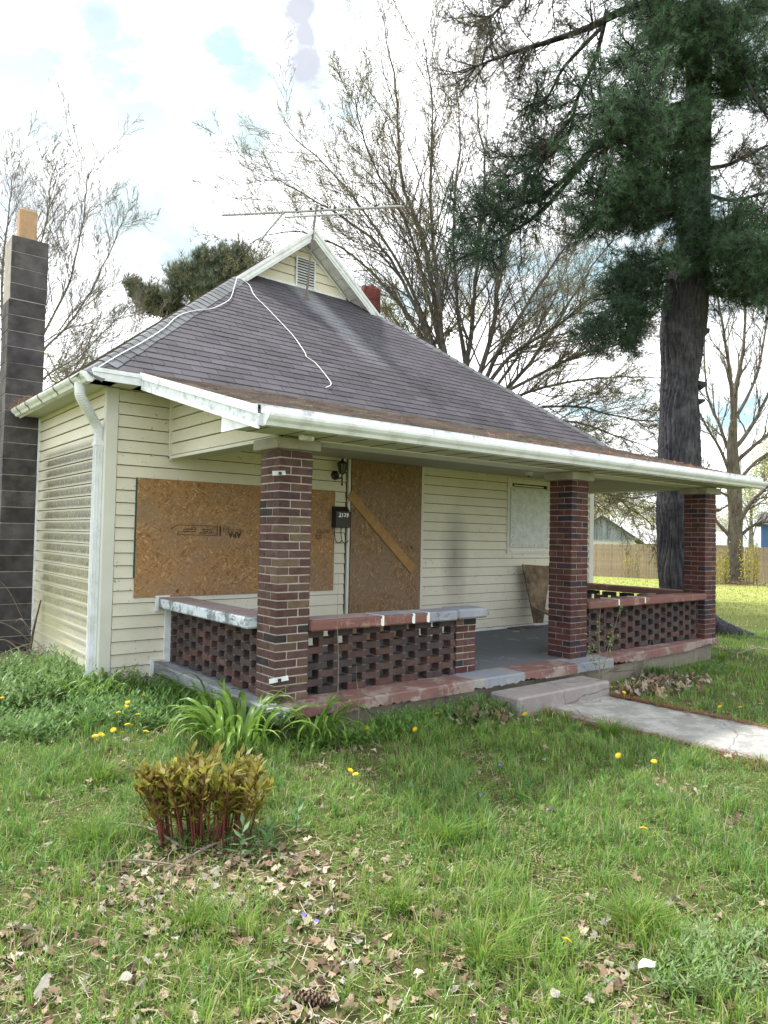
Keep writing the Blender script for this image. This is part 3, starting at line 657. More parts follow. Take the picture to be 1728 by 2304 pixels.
# downspout: corrugated elbows
ds = MB()
def rprof(c, d, w, t, n=0):
    return c
pts = [(-.965, 2.12, 2.745), (-.965, 2.12, 2.67), (-.95, 2.135, 2.62), (-.90, 2.18, 2.56), (-.83, 2.25, 2.49), (-.77, 2.31, 2.43), (-.725, 2.345, 2.37), (-.708, 2.355, 2.31), (-.705, 2.357, 2.2)]
P = []
P = [tuple(q) for q in smooth(pts, 7)]; rad = [.048*(1+(.07 if (i % 2 and 8 < i < len(P)-8) else 0)) for i in range(len(P))]
ds.tube(P, rad, 12); dso = ds.build('downspout', MAT['white'], house, smooth=False)
d2 = MB(); d2.box((-.745, 2.305, -.31), (-.667, 2.40, 2.23)); 
for x in (-.72, -.69): d2.box((x, 2.299, -.31), (x+.012, 2.304, 2.2))
for y in (2.325, 2.36): d2.box((-.751, y, -.31), (-.7455, y+.012, 2.2))
d2.build('pipe', MAT['white'], dso, bevel=.003); MB().box((-.752, 2.30, 2.185), (-.662, 2.406, 2.235)).build('coupling', MAT['white'], dso, bevel=.004)
# --- openings and boards
OX, OZ = -.347, .671
wb = MB().box((OX, D-.034, OZ), (OX+2.44, D-.016, OZ+1.22)).build('window_board', MAT['osb'], house, bevel=.002, label='large orange-brown strand board over the front window')
MB().box((OX-.01, D-.0165, OZ-.045), (OX+2.46, D-.001, OZ+1.23)).build('window_frame', MAT['trim'], house)
MB().box((OX-.012, D-.035, OZ+.2), (OX-.001, D-.014, OZ+1.22)).build('board_edge', simple('green_edge', (.03, .07, .06), .8, .2), house)
DX, DW = 2.337, 1.176
db = MB().box((DX, D-.036, .03), (DX+DW, D-.016, 2.297)).build('door_board', MAT['osbd'], house, bevel=.002, label='tall weathered strand board covering the front door')
MB().box((DX-.045, D-.03, .0), (DX-.012, D-.001, 2.299)).box((DX+DW+.003, D-.022, 0), (DX+DW+.05, D-.001, 2.299)).build('door_trim', MAT['trim'], house)
p_ = at(787, 1111, 1, D-.05); q_ = at(931, 1284, 1, D-.05)
MB().obox(tuple(p_), tuple(q_), .125, .019, up=(0, -1, 0)).build('diagonal_board', MAT['pine'], house, bevel=.002)
for i in range(9):
    for x in (DX+.03, DX+DW-.04): MB().box((x, D-.0385, .15+i*.25), (x+.009, D-.036, .159+i*.25)).build('nail', MAT['black'], db)
for i in range(7):
    for z in (OZ+.02, OZ+1.2): MB().box((OX+.12+i*.36, D-.0365, z-.004), (OX+.128+i*.36, D-.034, z+.004)).build('nail', MAT['black'], wb)
# right window
wx0, wx1, wz0, wz1 = 5.311, 6.231, 1.22, 2.12
wf = MB(); wf.box((wx0-.05, D-.03, wz0-.1), (wx0+.05, D-.001, 2.27)).box((wx1-.03, D-.03, wz0-.1), (wx1+.06, D-.001, 2.27)).box((wx0+.05, D-.03, 2.2), (wx1-.03, D-.001, 2.27)).box((wx0+.05, D-.035, wz0-.1), (wx1-.03, D-.001, wz0-.03))
win = MB().box((wx0+.05, D-.008, wz0-.03), (wx1-.03, D-.001, 2.2)).build('window', MAT['dark'], house)
wf.build('frame', MAT['trim'], win, bevel=.002)
MB().box((wx0+.1, D-.022, 2.155), (wx1-.12, D-.009, 2.175)).build('sash_rail', MAT['trim'], win)
MB().box((wx0+.0, D-.052, wz0-.062), (wx1-.06, D-.0355, wz0-.045)).build('sill', MAT['white'], win)
wbd = MB().box((wx0, D-.048, wz0), (wx1, D-.0305, wz1)).build('board', MAT['boardw'], win, bevel=.002)
for i in range(9):
    x = wx0+.05+i*.1; MB().box((x, D-.051, wz0+.03+random.uniform(-.01, .02)), (x+.009, D-.048, wz0+.045)).build('nail', MAT['black'], wbd)
for i in range(6):
    z = wz0+.15+i*.14
    for x in (wx0+.04, wx1-.05): MB().box((x, D-.051, z), (x+.009, D-.048, z+.011)).build('nail', MAT['black'], wbd)
MB().box((3.57, D-.03, 0), (XR-.1, D-.002, .034)).build('base_trim', MAT['white'], house)
# rear red chimney
bc = MB().box((5.66, 6.5, 4.6), (6.08, 6.92, 6.40)).build('brick_chimney', MAT['mortard'], house)
for r_ in range(22):
    z = 4.9+r_*.068
    for i in range(3):
        o = .0 if r_ % 2 else -.1
        a = max(5.655, 5.655+o+i*.215); b = min(6.085, 5.655+o+i*.215+.205)
        if b-a > .03: MB().box((a, 6.492, z), (b, 6.56, z+.058)).build('brick', MAT['brickr'], bc)
for i in range(3): MB().box((5.67+i*.15, 6.49, 6.40), (5.80+i*.14, 6.62, 6.45 if i != 1 else 6.49)).build('brick', MAT['brickr'], bc)
# lettering stamped on the board, upside down as in the photograph
def text(body, size, x, z, mat, parent, name='stamp_lettering', rot=0, y=D-.0362, bold=0, align='CENTER', ext=0):
    cu = bpy.data.curves.new('t', 'FONT'); cu.body = body; cu.size = size; cu.align_x = align; cu.align_y = 'CENTER'; cu.offset = bold; cu.extrude = ext; cu.resolution_u = 2
    o = bpy.data.objects.new('t', cu); C.objects.link(o); dg = bpy.context.evaluated_depsgraph_get(); me = bpy.data.meshes.new_from_object(o.evaluated_get(dg)); bpy.data.objects.remove(o)
    me.materials.clear(); me.materials.append(mat); return link(name, me, parent, (x, y, z), (R(90), rot, 0))
def frame_lines(pts, w, mat, parent, name='stamp_outline'):
    m = MB()
    for a, b in zip(pts[:-1], pts[1:]): m.obox((a[0], D-.0352, a[1]), (b[0], D-.0352, b[1]), w, .0012, up=(0, -1, 0))
    m.build(name, mat, parent)
px = lambda x, y: (lambda q: (float(q[0]), float(q[2])))(at(380+x*.1085, 1170+y*.1085, 1, D-.034))
T = MAT['text']
frame_lines([px(45, 200), px(120, 130), px(200, 103), px(1005, 128), px(1005, 322), px(170, 302), px(215, 215)], .007, T, wb)
frame_lines([px(1065, 130), px(1065, 340)], .02, T, wb)
a = px(1365, 300); text('APA', .085, a[0], a[1], T, wb, rot=math.pi, bold=.004)
a = px(1390, 215); text('MILL 500', .05, a[0], a[1], T, wb, rot=math.pi)
a = px(1175, 185); text('APA', .035, a[0], a[1], T, wb, rot=math.pi)
cc = px(1180, 190); frame_lines([(cc[0]+.034*math.cos(t), cc[1]+.034*math.sin(t)) for t in np.linspace(0, 2*math.pi, 20)], .005, T, wb)
cc = px(950, 225); frame_lines([(cc[0]+.034*math.cos(t), cc[1]+.04*math.sin(t)) for t in np.linspace(0, 2*math.pi, 20)], .005, T, wb)
frame_lines([(cc[0]+.018*math.cos(t), cc[1]+.022*math.sin(t)) for t in np.linspace(0, 2*math.pi, 16)], .004, T, wb)
for (x0, x1, yy) in ((690, 885, 195), (700, 885, 232), (635, 890, 268), (460, 580, 158), (285, 580, 190), (240, 575, 238)):
    n = int((x1-x0)/14); mm = MB(); rr = random.Random(yy)
    for i in range(n):
        if rr.random() < .15: continue
        p0 = px(x0+i*14, yy); mm.box((p0[0], D-.0355, p0[1]-.007*rr.uniform(.6, 1)), (p0[0]+.007, D-.0343, p0[1]+.007*rr.uniform(.6, 1)))
    mm.build('stamp_small_print', T, wb, kind='stuff')
qx = at(738, 1197, 1, D-.034); text('pacific', .062, float(qx[0])-.05, float(qx[2]), T, wb, rot=math.pi)
for j in range(7):
    q0 = at(712+(j > 2)*-3, 1192+j*3.2, 1, D-.034); MB().box((q0[0], D-.0355, q0[2]-.004), (q0[0]+.065+.03*(j > 2), D-.0343, q0[2]+.004)).build('stamp_small_print', T, wb)

# ================================================================== things fixed to the house
mb = thing('mailbox', 'black wall mailbox with white house number between the window and door boards', 'mailbox', (2.15, D-.02, 1.43))
mm = MB(); mm.poly([(2.045, D-.13, 1.44), (2.045, D-.02, 1.44), (2.045, D-.02, 1.7), (2.045, D-.06, 1.7), (2.045, D-.13, 1.63)], .215, (-1, 0, 0)); mm.build('body', MAT['black'], mb, bevel=.004)
MB().obox((2.04, D-.135, 1.63), (2.265, D-.135, 1.63), .012, .02).build('lid', MAT['black'], mb)
for x in (2.075, 2.17): MB().tube([(x, D-.06, 1.45), (x, D-.06, 1.36), (x+.012, D-.065, 1.28), (x+.03, D-.09, 1.25), (x+.055, D-.12, 1.265), (x+.065, D-.125, 1.285)], .006, 6).build('newspaper_hook', MAT['black'], mb)
for i, (ch, dx, dz, s) in enumerate((('2', 0, 0, .085), ('1', .038, -.003, .07), ('2', .075, 0, .065), ('9', .113, -.005, .07))): text(ch, s, 2.10+dx, 1.595+dz, MAT['num'], mb, 'house_number', y=D-.1325, bold=.0025)
wl = thing('wall_lantern', 'black carriage style lantern on the wall left of the door board', 'lamp', (2.10, D-.02, 2.1))
MB().tube([(2.09, D-.001, 2.08), (2.09, D-.03, 2.08), (2.09, D-.04, 2.08)], [.055, .055, .03], 16).build('back_plate', MAT['black'], wl)
MB().tube([(2.09, D-.03, 2.08), (2.10, D-.09, 2.04), (2.115, D-.13, 2.05), (2.12, D-.13, 2.09)], .01, 8).build('arm', MAT['black'], wl)
MB().tube([(2.12, D-.13, 2.05), (2.12, D-.13, 1.99), (2.12, D-.13, 1.965), (2.12, D-.13, 1.95)], [.012, .007, .014, .002], 8).build('finial', MAT['black'], wl)
MB().tube([(2.12, D-.13, 2.09), (2.12, D-.13, 2.10), (2.12, D-.13, 2.215)], [.02, .036, .062], 6).build('glass', MAT['glass'], wl)
MB().tube([(2.12, D-.13, 2.213), (2.12, D-.13, 2.222), (2.12, D-.13, 2.25), (2.12, D-.13, 2.262), (2.12, D-.13, 2.285)], [.07, .07, .035, .018, .016], 6).build('roof_cap', MAT['black'], wl)
fm = MB()
for k in range(6):
    a = 2*math.pi*k/6+.2; fm.obox((2.12+.036*math.cos(a), D-.13+.036*math.sin(a), 2.1), (2.12+.064*math.cos(a), D-.13+.064*math.sin(a), 2.215), .006, .006)
fm.build('cage', MAT['black'], wl)
cl = at(1190, 1062, 2, 2.3); lb = thing('ceiling_lamp_holder', 'bare cream lamp holder on the porch ceiling near the right window', 'lamp', tuple(cl))
MB().tube([cl, cl-np.array([0, 0, .02]), cl-np.array([0, 0, .05])], [.06, .058, .035], 16).build('base', MAT['trim'], lb); MB().tube([cl-np.array([0, 0, .05]), cl-np.array([0, 0, .075])], [.018, .016], 10).build('socket', MAT['rust'], lb)
sb = at(690, 980, 2, 2.13); tag(MB().box((sb[0]-.06, sb[1]-.03, 2.09), (sb[0]+.06, sb[1]+.03, 2.1325)).build('junction_box', MAT['flash'], None, bevel=.01), 'small white junction box under the porch soffit above the front left pillar', 'box')
# antenna
an = thing('tv_antenna', 'grey television aerial on a rusty mast in front of the gable', 'antenna', (3.23, 4.8, 5.18))
ms = [(3.215, 4.80, 5.19), (3.30, 4.84, 5.9), (3.41, 4.87, 6.78)]
MB().tube(ms, .019, 8).build('mast', MAT['rust'], an)
bl, br = Vector(at(500, 484, 2, 6.75)), Vector(at(908, 464, 2, 6.75)); bd_ = (br-bl)
MB().tube([bl, br], .021, 6).build('boom', MAT['metal'], an)
l0, l1 = Vector(at(641, 489, 2, 6.62)), Vector(at(782, 481, 2, 6.62)); MB().tube([l0, l1], .015, 6).build('lower_boom', MAT['metal'], an)
for t in (.35, .66): MB().tube([bl+bd_*(.37 if t < .5 else .69), (l0 if t < .5 else l0.lerp(l1, .93))], .008, 5).build('boom_brace', MAT['metal'], an)
perp = bd_.cross(Vector((0, 0, 1))).normalized()
for i in range(12):
    c = bl+bd_*(.01+i*.03); L_ = .09+.004*i; MB().tube([c-perp*L_+Vector((0, 0, .03)), c+perp*L_+Vector((0, 0, .03))], .008, 4).build('element', MAT['metal'], an)
for i, t in enumerate((.42, .5, .56, .63, .71, .85, .995)):
    c = bl+bd_*t; MB().tube([c-perp*.025+Vector((0, 0, .02)), c+perp*.025+Vector((0, 0, .02))], .022, 6).build('insulator', MAT['black'], an)
jn = bl+bd_*.35; MB().tube([jn, Vector(at(586, 540, 2, 6.25))], .017, 6).build('drooping_element', MAT['metal'], an)
MB().box((3.17, 4.76, 5.165), (3.26, 4.84, 5.2)).build('foot_bracket', MAT['rust'], an)
# cables lying on the roof
def F(x, y):
    d = ray(x, y); n = np.array([0, -SL, 1.0]); P0 = np.array([0, 1.9, 2.83]); t = ((P0-CAM)@n)/(d@n); return tuple(CAM+d*t)
top = Vector((1.98, 4.8, 5.24))
tag(MB().tube(smooth([top, F(560, 640), F(572, 664), F(600, 692), F(655, 750), F(676, 778), F(687, 795), F(690, 803), F(708, 815), F(728, 838), F(743, 858), F(744, 866), F(733, 872)]), .005, 5).build('white_cable', MAT['cable']), 'white cable trailing down the middle of the front roof slope', 'cable')
tag(MB().tube(smooth([top, F(527, 646), F(523, 660), F(514, 676), F(480, 693), F(450, 697), F(420, 703), F(396, 714), F(370, 738), F(320, 770), F(270, 797), F(222, 826)]), .005, 5).build('white_cable', MAT['cable']), 'white cable running from the gable down along the left hip', 'cable')

# ================================================================== BRICK PIECES
BL, BW, BH, CR = .2, .103, .0577, .0677
def brick_mesh(mat, l, d, h, k):
    m = MB().box((0, 0, 0), (l, d, h)); rr = random.Random(k); m.v = [tuple(c+rr.uniform(-.0018, .0018) for c in v) for v in m.v]; return m.mesh('brick', MAT[mat], bevel=.0035)
BM = {}
def brick(parent, mat, p, l, d):
    key = (mat, round(l, 3), round(d, 3), random.randrange(3))
    if key not in BM: BM[key] = brick_mesh(mat, l, d, BH, hash(key) % 999)
    return link('brick', BM[key], parent, (p[0]+random.uniform(-.002, .002), p[1]+random.uniform(-.002, .002), p[2]))
def pillar(x, label, bmat, mort, rows=30):
    t = thing('brick_pillar', label, 'pillar', (x, 0, 0), 'brick porch pillars'); w = .313
    MB().box((x+.006, .006, 0), (x+w-.006, w-.006, rows*CR)).build('mortar_core', MAT[mort], t)
    for r in range(rows):
        z = r*CR+.005; j = .01
        if r % 2 == rows % 2: q = [(0, 0, BL, BW), (BL+j, 0, BW, BL), (w-BL, w-BW, BL, BW), (0, BW+j, BW, BL)]
        else: q = [(0, 0, BW, BL), (BW+j, 0, BL, BW), (w-BW, BW+j, BW, BL), (0, BL+j, BL, BW)]
        for a, b, l, d in q: brick(t, bmat, (x+a, b, z), l, d)
    MB().box((x-.05, -.05, rows*CR+.002), (x+w+.05, w+.05, 2.123)).build('capstone', MAT['capst'], t, bevel=.008)
    return t
P1 = pillar(0, 'brown mixed brick pillar at the near left corner of the porch', 'brick1', 'mortar')
P2 = pillar(3.809, 'dark red brick pillar at the right side of the porch entrance', 'brick2', 'mortar2')
P3 = pillar(6.863, 'dark red brick pillar at the far right corner of the porch', 'brick2', 'mortar2')
MB().box((3.8, -.012, .62), (4.12, -.0, .69)) if False else None
for (px_, py_, lab, s) in ((612, 1064, 'crumpled white paper tag near the top of the near left pillar', .09), (605, 1532, 'curled white paper tag near the foot of the near left pillar', .13)):
    q = at(px_, py_, 1, -.004); m = MB(); n = 6
    for i in range(n+1):
        t = i/n; m.v += [(q[0]+.02+t*s*1.3-.02, -.006-.015*math.sin(t*3)*t, q[2]+.012*t+.015), (q[0]+.02+t*s*1.3-.02, -.012-.012*t, q[2]+.012*t-.022)]
        if i: k = 2*i; m.f.append((k-2, k-1, k+1, k))
    tg = m.build('paper_tag', MAT['paper']); tag(tg, lab, 'tag')
    MB().box((q[0]+s*.55, -.03, q[2]-.012), (q[0]+s*.55+.025, -.022, q[2]+.012)).build('nail', MAT['black'], tg)
# pierced brick walls
def screen(name_label, u0, u1, axis, c0, depth, phase=0, rows=8, cop=None):
    """axis 'x': wall runs along X with front face at y=c0; axis 'y': runs along Y with outer face at x=c0"""
    loc = (u0, c0, 0) if axis == 'x' else (c0, u0, 0)
    t = thing('openwork_brick_wall', name_label, 'low wall', loc, 'openwork brick porch walls'); per = .309; mo = MB()
    def bx(m, a, b, z0, z1, d0, d1):
        if axis == 'x': m.box((a, c0+d0, z0), (b, c0+d1, z1))
        else: m.box((c0+d0, a, z0), (c0+d1, b, z1))
    for r in range(rows):
        z = r*CR+.005; s = u0-per*1.5+((r+phase) % 2)*per/2; k = 0
        while s < u1:
            a, b = max(s, u0+.001), min(s+BL, u1-.001)
            if b-a > .03:
                if axis == 'x': brick(t, 'brickl', (a, c0, z), round(b-a, 3), BW)
                else: brick(t, 'brickl', (c0, a, z), BW, round(b-a, 3))
            if r < rows-1:
                for aa, bb in ((s, s+.0455), (s+.1545, s+.2)):
                    aa, bb = max(aa, u0), min(bb, u1)
                    if bb-aa > .01: bx(mo, aa+.003, bb-.003, z+BH-.002, z+CR+.002, .006, BW-.006)
            s += per
    mo.build('mortar', MAT['mortard'], t, kind='stuff'); return t
s1 = screen('openwork brick wall between the near left pillar and the short brick pier', .318, 2.085, 'x', .085, BW)
s2 = screen('openwork brick wall between the entrance pillar and the far right pillar', 4.126, 6.858, 'x', .085, BW, 1)
s3 = screen('openwork brick wall running from the near left pillar back to the house', .318, 2.235, 'y', .045, BW, 1)
s4 = screen('openwork brick wall on the far right side of the porch', .318, 2.235, 'y', 7.0, BW, 0)
def coping(par, segs, gap=.006):
    for (a, b, mat, lab) in segs:
        m = MB().box(a, b); rr = random.Random(int(a[0]*99+a[1]*7)); o = m.build('coping_slab', MAT[mat], par, bevel=.014, label=lab)
z0, z1 = .548, .64
xs_ = [float(at(861, 1395, 1, -.03)[0]), float(at(930.6, 1390, 1, -.03)[0]), float(at(963.5, 1385, 1, -.03)[0]), 2.0]
coping(s1, [((.318, -.035, z0), (xs_[0]-.004, .235, z1), 'copr', 'red painted coping slab'), ((xs_[0]+.004, -.035, z0), (xs_[1]-.004, .235, z1+.002), 'copr', 'red painted coping slab'), ((xs_[1]+.004, -.035, z0), (xs_[2]-.004, .235, z1), 'copr', 'red painted coping slab'), ((xs_[2]+.004, -.035, z0), (xs_[3], .235, z1+.004), 'copg', 'grey painted coping slab')])
for i, x in enumerate(xs_[:3]):
    m = MB(); m.box((x-.01, -.0385, z0+.005), (x+.012, -.033, z1)); m.box((x-.008, -.036, z1-.002), (x+.008, .22, z1+.005)); m.box((x-.022, -.0382, z0+.01), (x-.012, -.0345, z0+.07)); m.build('white_joint', MAT['paintw'], s1)
# front faces painted red, tops grey: thin top coat slabs
MB().box((.33, -.02, z1+.0025), (xs_[0]-.02, .22, z1+.0055)).build('top_coat', MAT['copt'], s1)
MB().box((xs_[0]+.02, -.02, z1+.0045), (xs_[1]-.012, .22, z1+.0075)).build('top_coat', MAT['copg'], s1)
MB().box((xs_[1]+.015, -.02, z1+.0025), (xs_[2]-.012, .22, z1+.0055)).build('top_coat', MAT['copg'], s1)
xs2 = [float(at(1392, 1350, 1, -.03)[0]), float(at(1451, 1347, 1, -.03)[0])]
coping(s2, [((4.126, -.035, z0), (xs2[0]-.004, .235, z1-.002), 'copr', None), ((xs2[0]+.004, -.035, z0), (xs2[1]-.004, .235, z1), 'copr', None), ((xs2[1]+.004, -.035, z0), (6.858, .235, z1-.003), 'copr', None)])
for x in xs2:
    m = MB(); m.box((x-.01, -.0385, z0+.025), (x+.012, -.033, z1)); m.box((x-.008, -.036, z1-.002), (x+.008, .22, z1+.005)); m.build('white_joint', MAT['paintw'], s2)
coping(s3, [((-.09, .322, z0+.01), (.235, D-.035, z1+.015), 'copw', 'pinkish grey coping slab with peeling white face')])
MB().box((-.075, .34, z1+.017), (.22, D-.04, z1+.02)).build('top_coat', MAT['copt'], s3)
coping(s4, [((6.93, .322, z0+.005), (7.22, D-.035, z1), 'copr', None)])
j3 = MB(); j3.box((-.02, D-.045, .0), (.045, D-.02, z0)).box((-.125, D-.05, z0-.02), (-.095, D-.015, z1+.03)).box((-.125, D-.05, z1+.031), (.02, D-.015, z1+.046)).box((-.155, D-.05, -.14), (-.125, D-.015, .02)).box((-.155, D-.05, .021), (.0, D-.015, .036)); j3.build('trim_channel', MAT['white'], house)
# pier
pt = thing('brick_pier', 'short brick pier under a grey coping at the left of the porch entrance', 'pier', (2.094, .085, 0))
MB().box((2.10, .091, 0), (2.36, .225, 8*CR)).build('mortar_core', MAT['mortar'], pt)
for r in range(8):
    z = r*CR+.005; q = [(0, 0, .165, .103), (.175, 0, .097, .103), (0, .113, .272, .04)] if r % 2 == 0 else [(0, 0, .097, .145), (.107, 0, .165, .145)]
    for a, b, l, d in q: brick(pt, 'brick1' if r % 3 else 'brick2', (2.094+a, .085+b, z), l, d)
MB().box((2.006, -.038, z0+.004), (2.42, .25, z1+.012)).build('coping_slab', MAT['copg'], pt, bevel=.02)

# front step
st = MB().box((2.21, -.62, -.42), (3.66, -.26, -.118)).mesh('front_step', MAT['step'], bevel=.018)
o = link('front_step', st, None, (0, 0, 0)); tag(o, 'low grey concrete step in front of the porch opening', 'step')

# left block chimney
ch = thing('block_chimney', 'tall dark concrete block chimney with clay flue at the left of the house', 'chimney', (-.86, 5.18, -.3))
cx0, cx1, cy0, cy1 = -1.075, -.64, 4.98, 5.385; CT = 5.075; nb = 26; bh = .2035
MB().box((cx0+.006, cy0+.006, -.4), (cx1-.006, cy1-.006, CT-.01)).build('mortar_core', MAT['blockmortar'], ch)
def blk(a, b): 
    m = MB().box(a, b); m.v = [tuple(c+random.uniform(-.002, .002) for c in v) for v in m.v]; m.build('block', MAT['block'], ch, bevel=.004)
for r in range(nb+1):
    zt = CT-r*bh; zb = zt-bh+.008; dx = .012 if r < 4 else 0; dy = random.uniform(-.003, .003)
    if zb < -.45: break
    if r < 8: blk((cx0+dx, cy0+dy, zb), (cx1+dx*.7, cy0+.2, zt)); blk((cx0+dx, cy0+.208, zb), (cx1+dx*.7, cy1, zt))
    else: blk((cx0+dx, cy0+dy, zb), (cx1, cy0+.2, zt)); blk((cx0+dx, cy0+.208, zb), (cx1, cy1, zt))
m = MB(); m.tube([(0, 0, 0), (0, 0, .42)], .14, 4); fl = MB().box((-.965, 5.08, CT-.02), (-.755, 5.29, CT+.43)).mesh('flue_liner', MAT['clay'], bevel=.022)
link('flue_liner', fl, ch, (0, 0, 0)); MB().box((-.945, 5.10, CT+.40), (-.775, 5.27, CT+.4325)).build('flue_opening', MAT['dark'], ch)
# porch odds
lp = thing('leaning_plywood_scrap', 'rotten plywood scrap leaning on the wall behind the entrance pillar', 'plywood', (5.8, 2.1, 0))
c = [at(1176, 1270, 1, 2.1), at(1240, 1274, 1, 2.1), at(1232, 1330, 1, 2.05), at(1222, 1402, 1, 1.95), at(1203, 1402, 1, 1.95)]
MB().poly([tuple(p) for p in c], .02, (0, -1, .1)).build('sheet', MAT['rot'], lp)
q1, q2 = at(1195, 1360, 1, 1.85), at(1245, 1385, 1, 1.8); MB().obox(tuple(q1), tuple(q2), .09, .018, up=(0, -.8, .6)).build('board', MAT['rot'], lp)
q = at(1128, 1402, 2, 0.0); tag(MB().poly([(q[0]-.12, q[1]-.06, .06), (q[0]+.1, q[1]-.08, .06), (q[0]+.13, q[1]+.05, .05), (q[0]-.1, q[1]+.07, .05)], .055, (0, 0, 1)).build('rubble_block', MAT['found'], None, bevel=.01), 'grey concrete lump on the porch floor by the wall', 'rubble')
q = at(1185, 1412, 2, 0.0); tag(MB().box((q[0]-.35, q[1]-.12, .004), (q[0]+.25, q[1]+.1, .014)).build('flat_scrap_board', MAT['rot'], None), 'flat brown board scrap lying on the porch floor beside the leaning plywood', 'board')
q = at(1462, 1337, 2, .645); tag(MB().box((q[0]-.12, q[1]-.03, .64), (q[0]+.1, q[1]+.04, .655)).build('shingle_scrap', MAT['shinb'], None), 'small grey scrap lying on the red coping of the right front wall', 'scrap')
# ================================================================== VEGETATION HELPERS (vectorised)
def nrm(a): return a/np.maximum(np.linalg.norm(a, axis=-1, keepdims=True), 1e-9)
def segmesh(name, S, mat, parent=None, n=3, kind=None):
    S = np.asarray(S, float); P, Q, r0, r1 = S[:, :3], S[:, 3:6], S[:, 6:7], S[:, 7:8]
    d = nrm(Q-P); ref = np.where(np.abs(d[:, 2:3]) > .9, np.array([[1., 0, 0]]), np.array([[0, 0, 1.]])); a = nrm(np.cross(d, ref)); b = np.cross(d, a); V = []
    for c, r in ((P, r0), (Q, r1)):
        for j in range(n):
            t = 2*math.pi*j/n; V.append(c+(a*math.cos(t)+b*math.sin(t))*r)
    V = np.stack(V, 1).reshape(-1, 3); k = np.arange(len(S))[:, None]*2*n; F = [k+np.array([[j, n+j, n+(j+1) % n, (j+1) % n]]) for j in range(n)]
    return np_mesh(name, V, [np.concatenate(F)], mat, parent=parent, kind=kind, smooth=True)
def blades(P, az, h, w, lean, bend, rng=RNG):
    """grass blades: 5 verts each"""
    N = len(P); dx = np.stack([np.cos(az), np.sin(az), np.zeros(N)], 1); sx = np.stack([-np.sin(az+rng.uniform(-.9, .9, N)), np.cos(az), np.zeros(N)], 1)
    up = np.array([[0, 0, 1.]]); h = h[:, None]; w = w[:, None]; lean = lean[:, None]; bend = bend[:, None]
    mid = P+up*h*.58+dx*h*lean*.5; tip = P+up*h*(1-bend*.35)+dx*h*(lean+bend)
    V = np.stack([P-sx*w/2, P+sx*w/2, mid+sx*w*.42, mid-sx*w*.42, tip], 1).reshape(-1, 3)
    k = np.arange(N)[:, None]*5; return V, k+np.array([[0, 1, 2, 3]]), k+np.array([[3, 2, 4]])
def leaves(P, D, Nn, L, Wd):
    """flat diamond leaves from base P along D"""
    S = np.cross(D, Nn); L = L[:, None]; Wd = Wd[:, None]
    V = np.stack([P, P+D*L*.45+S*Wd/2, P+D*L, P+D*L*.45-S*Wd/2], 1).reshape(-1, 3); k = np.arange(len(P))[:, None]*4
    return V, k+np.array([[0, 1, 2, 3]])
def rdir(N, rng=RNG): return nrm(rng.normal(size=(N, 3)))
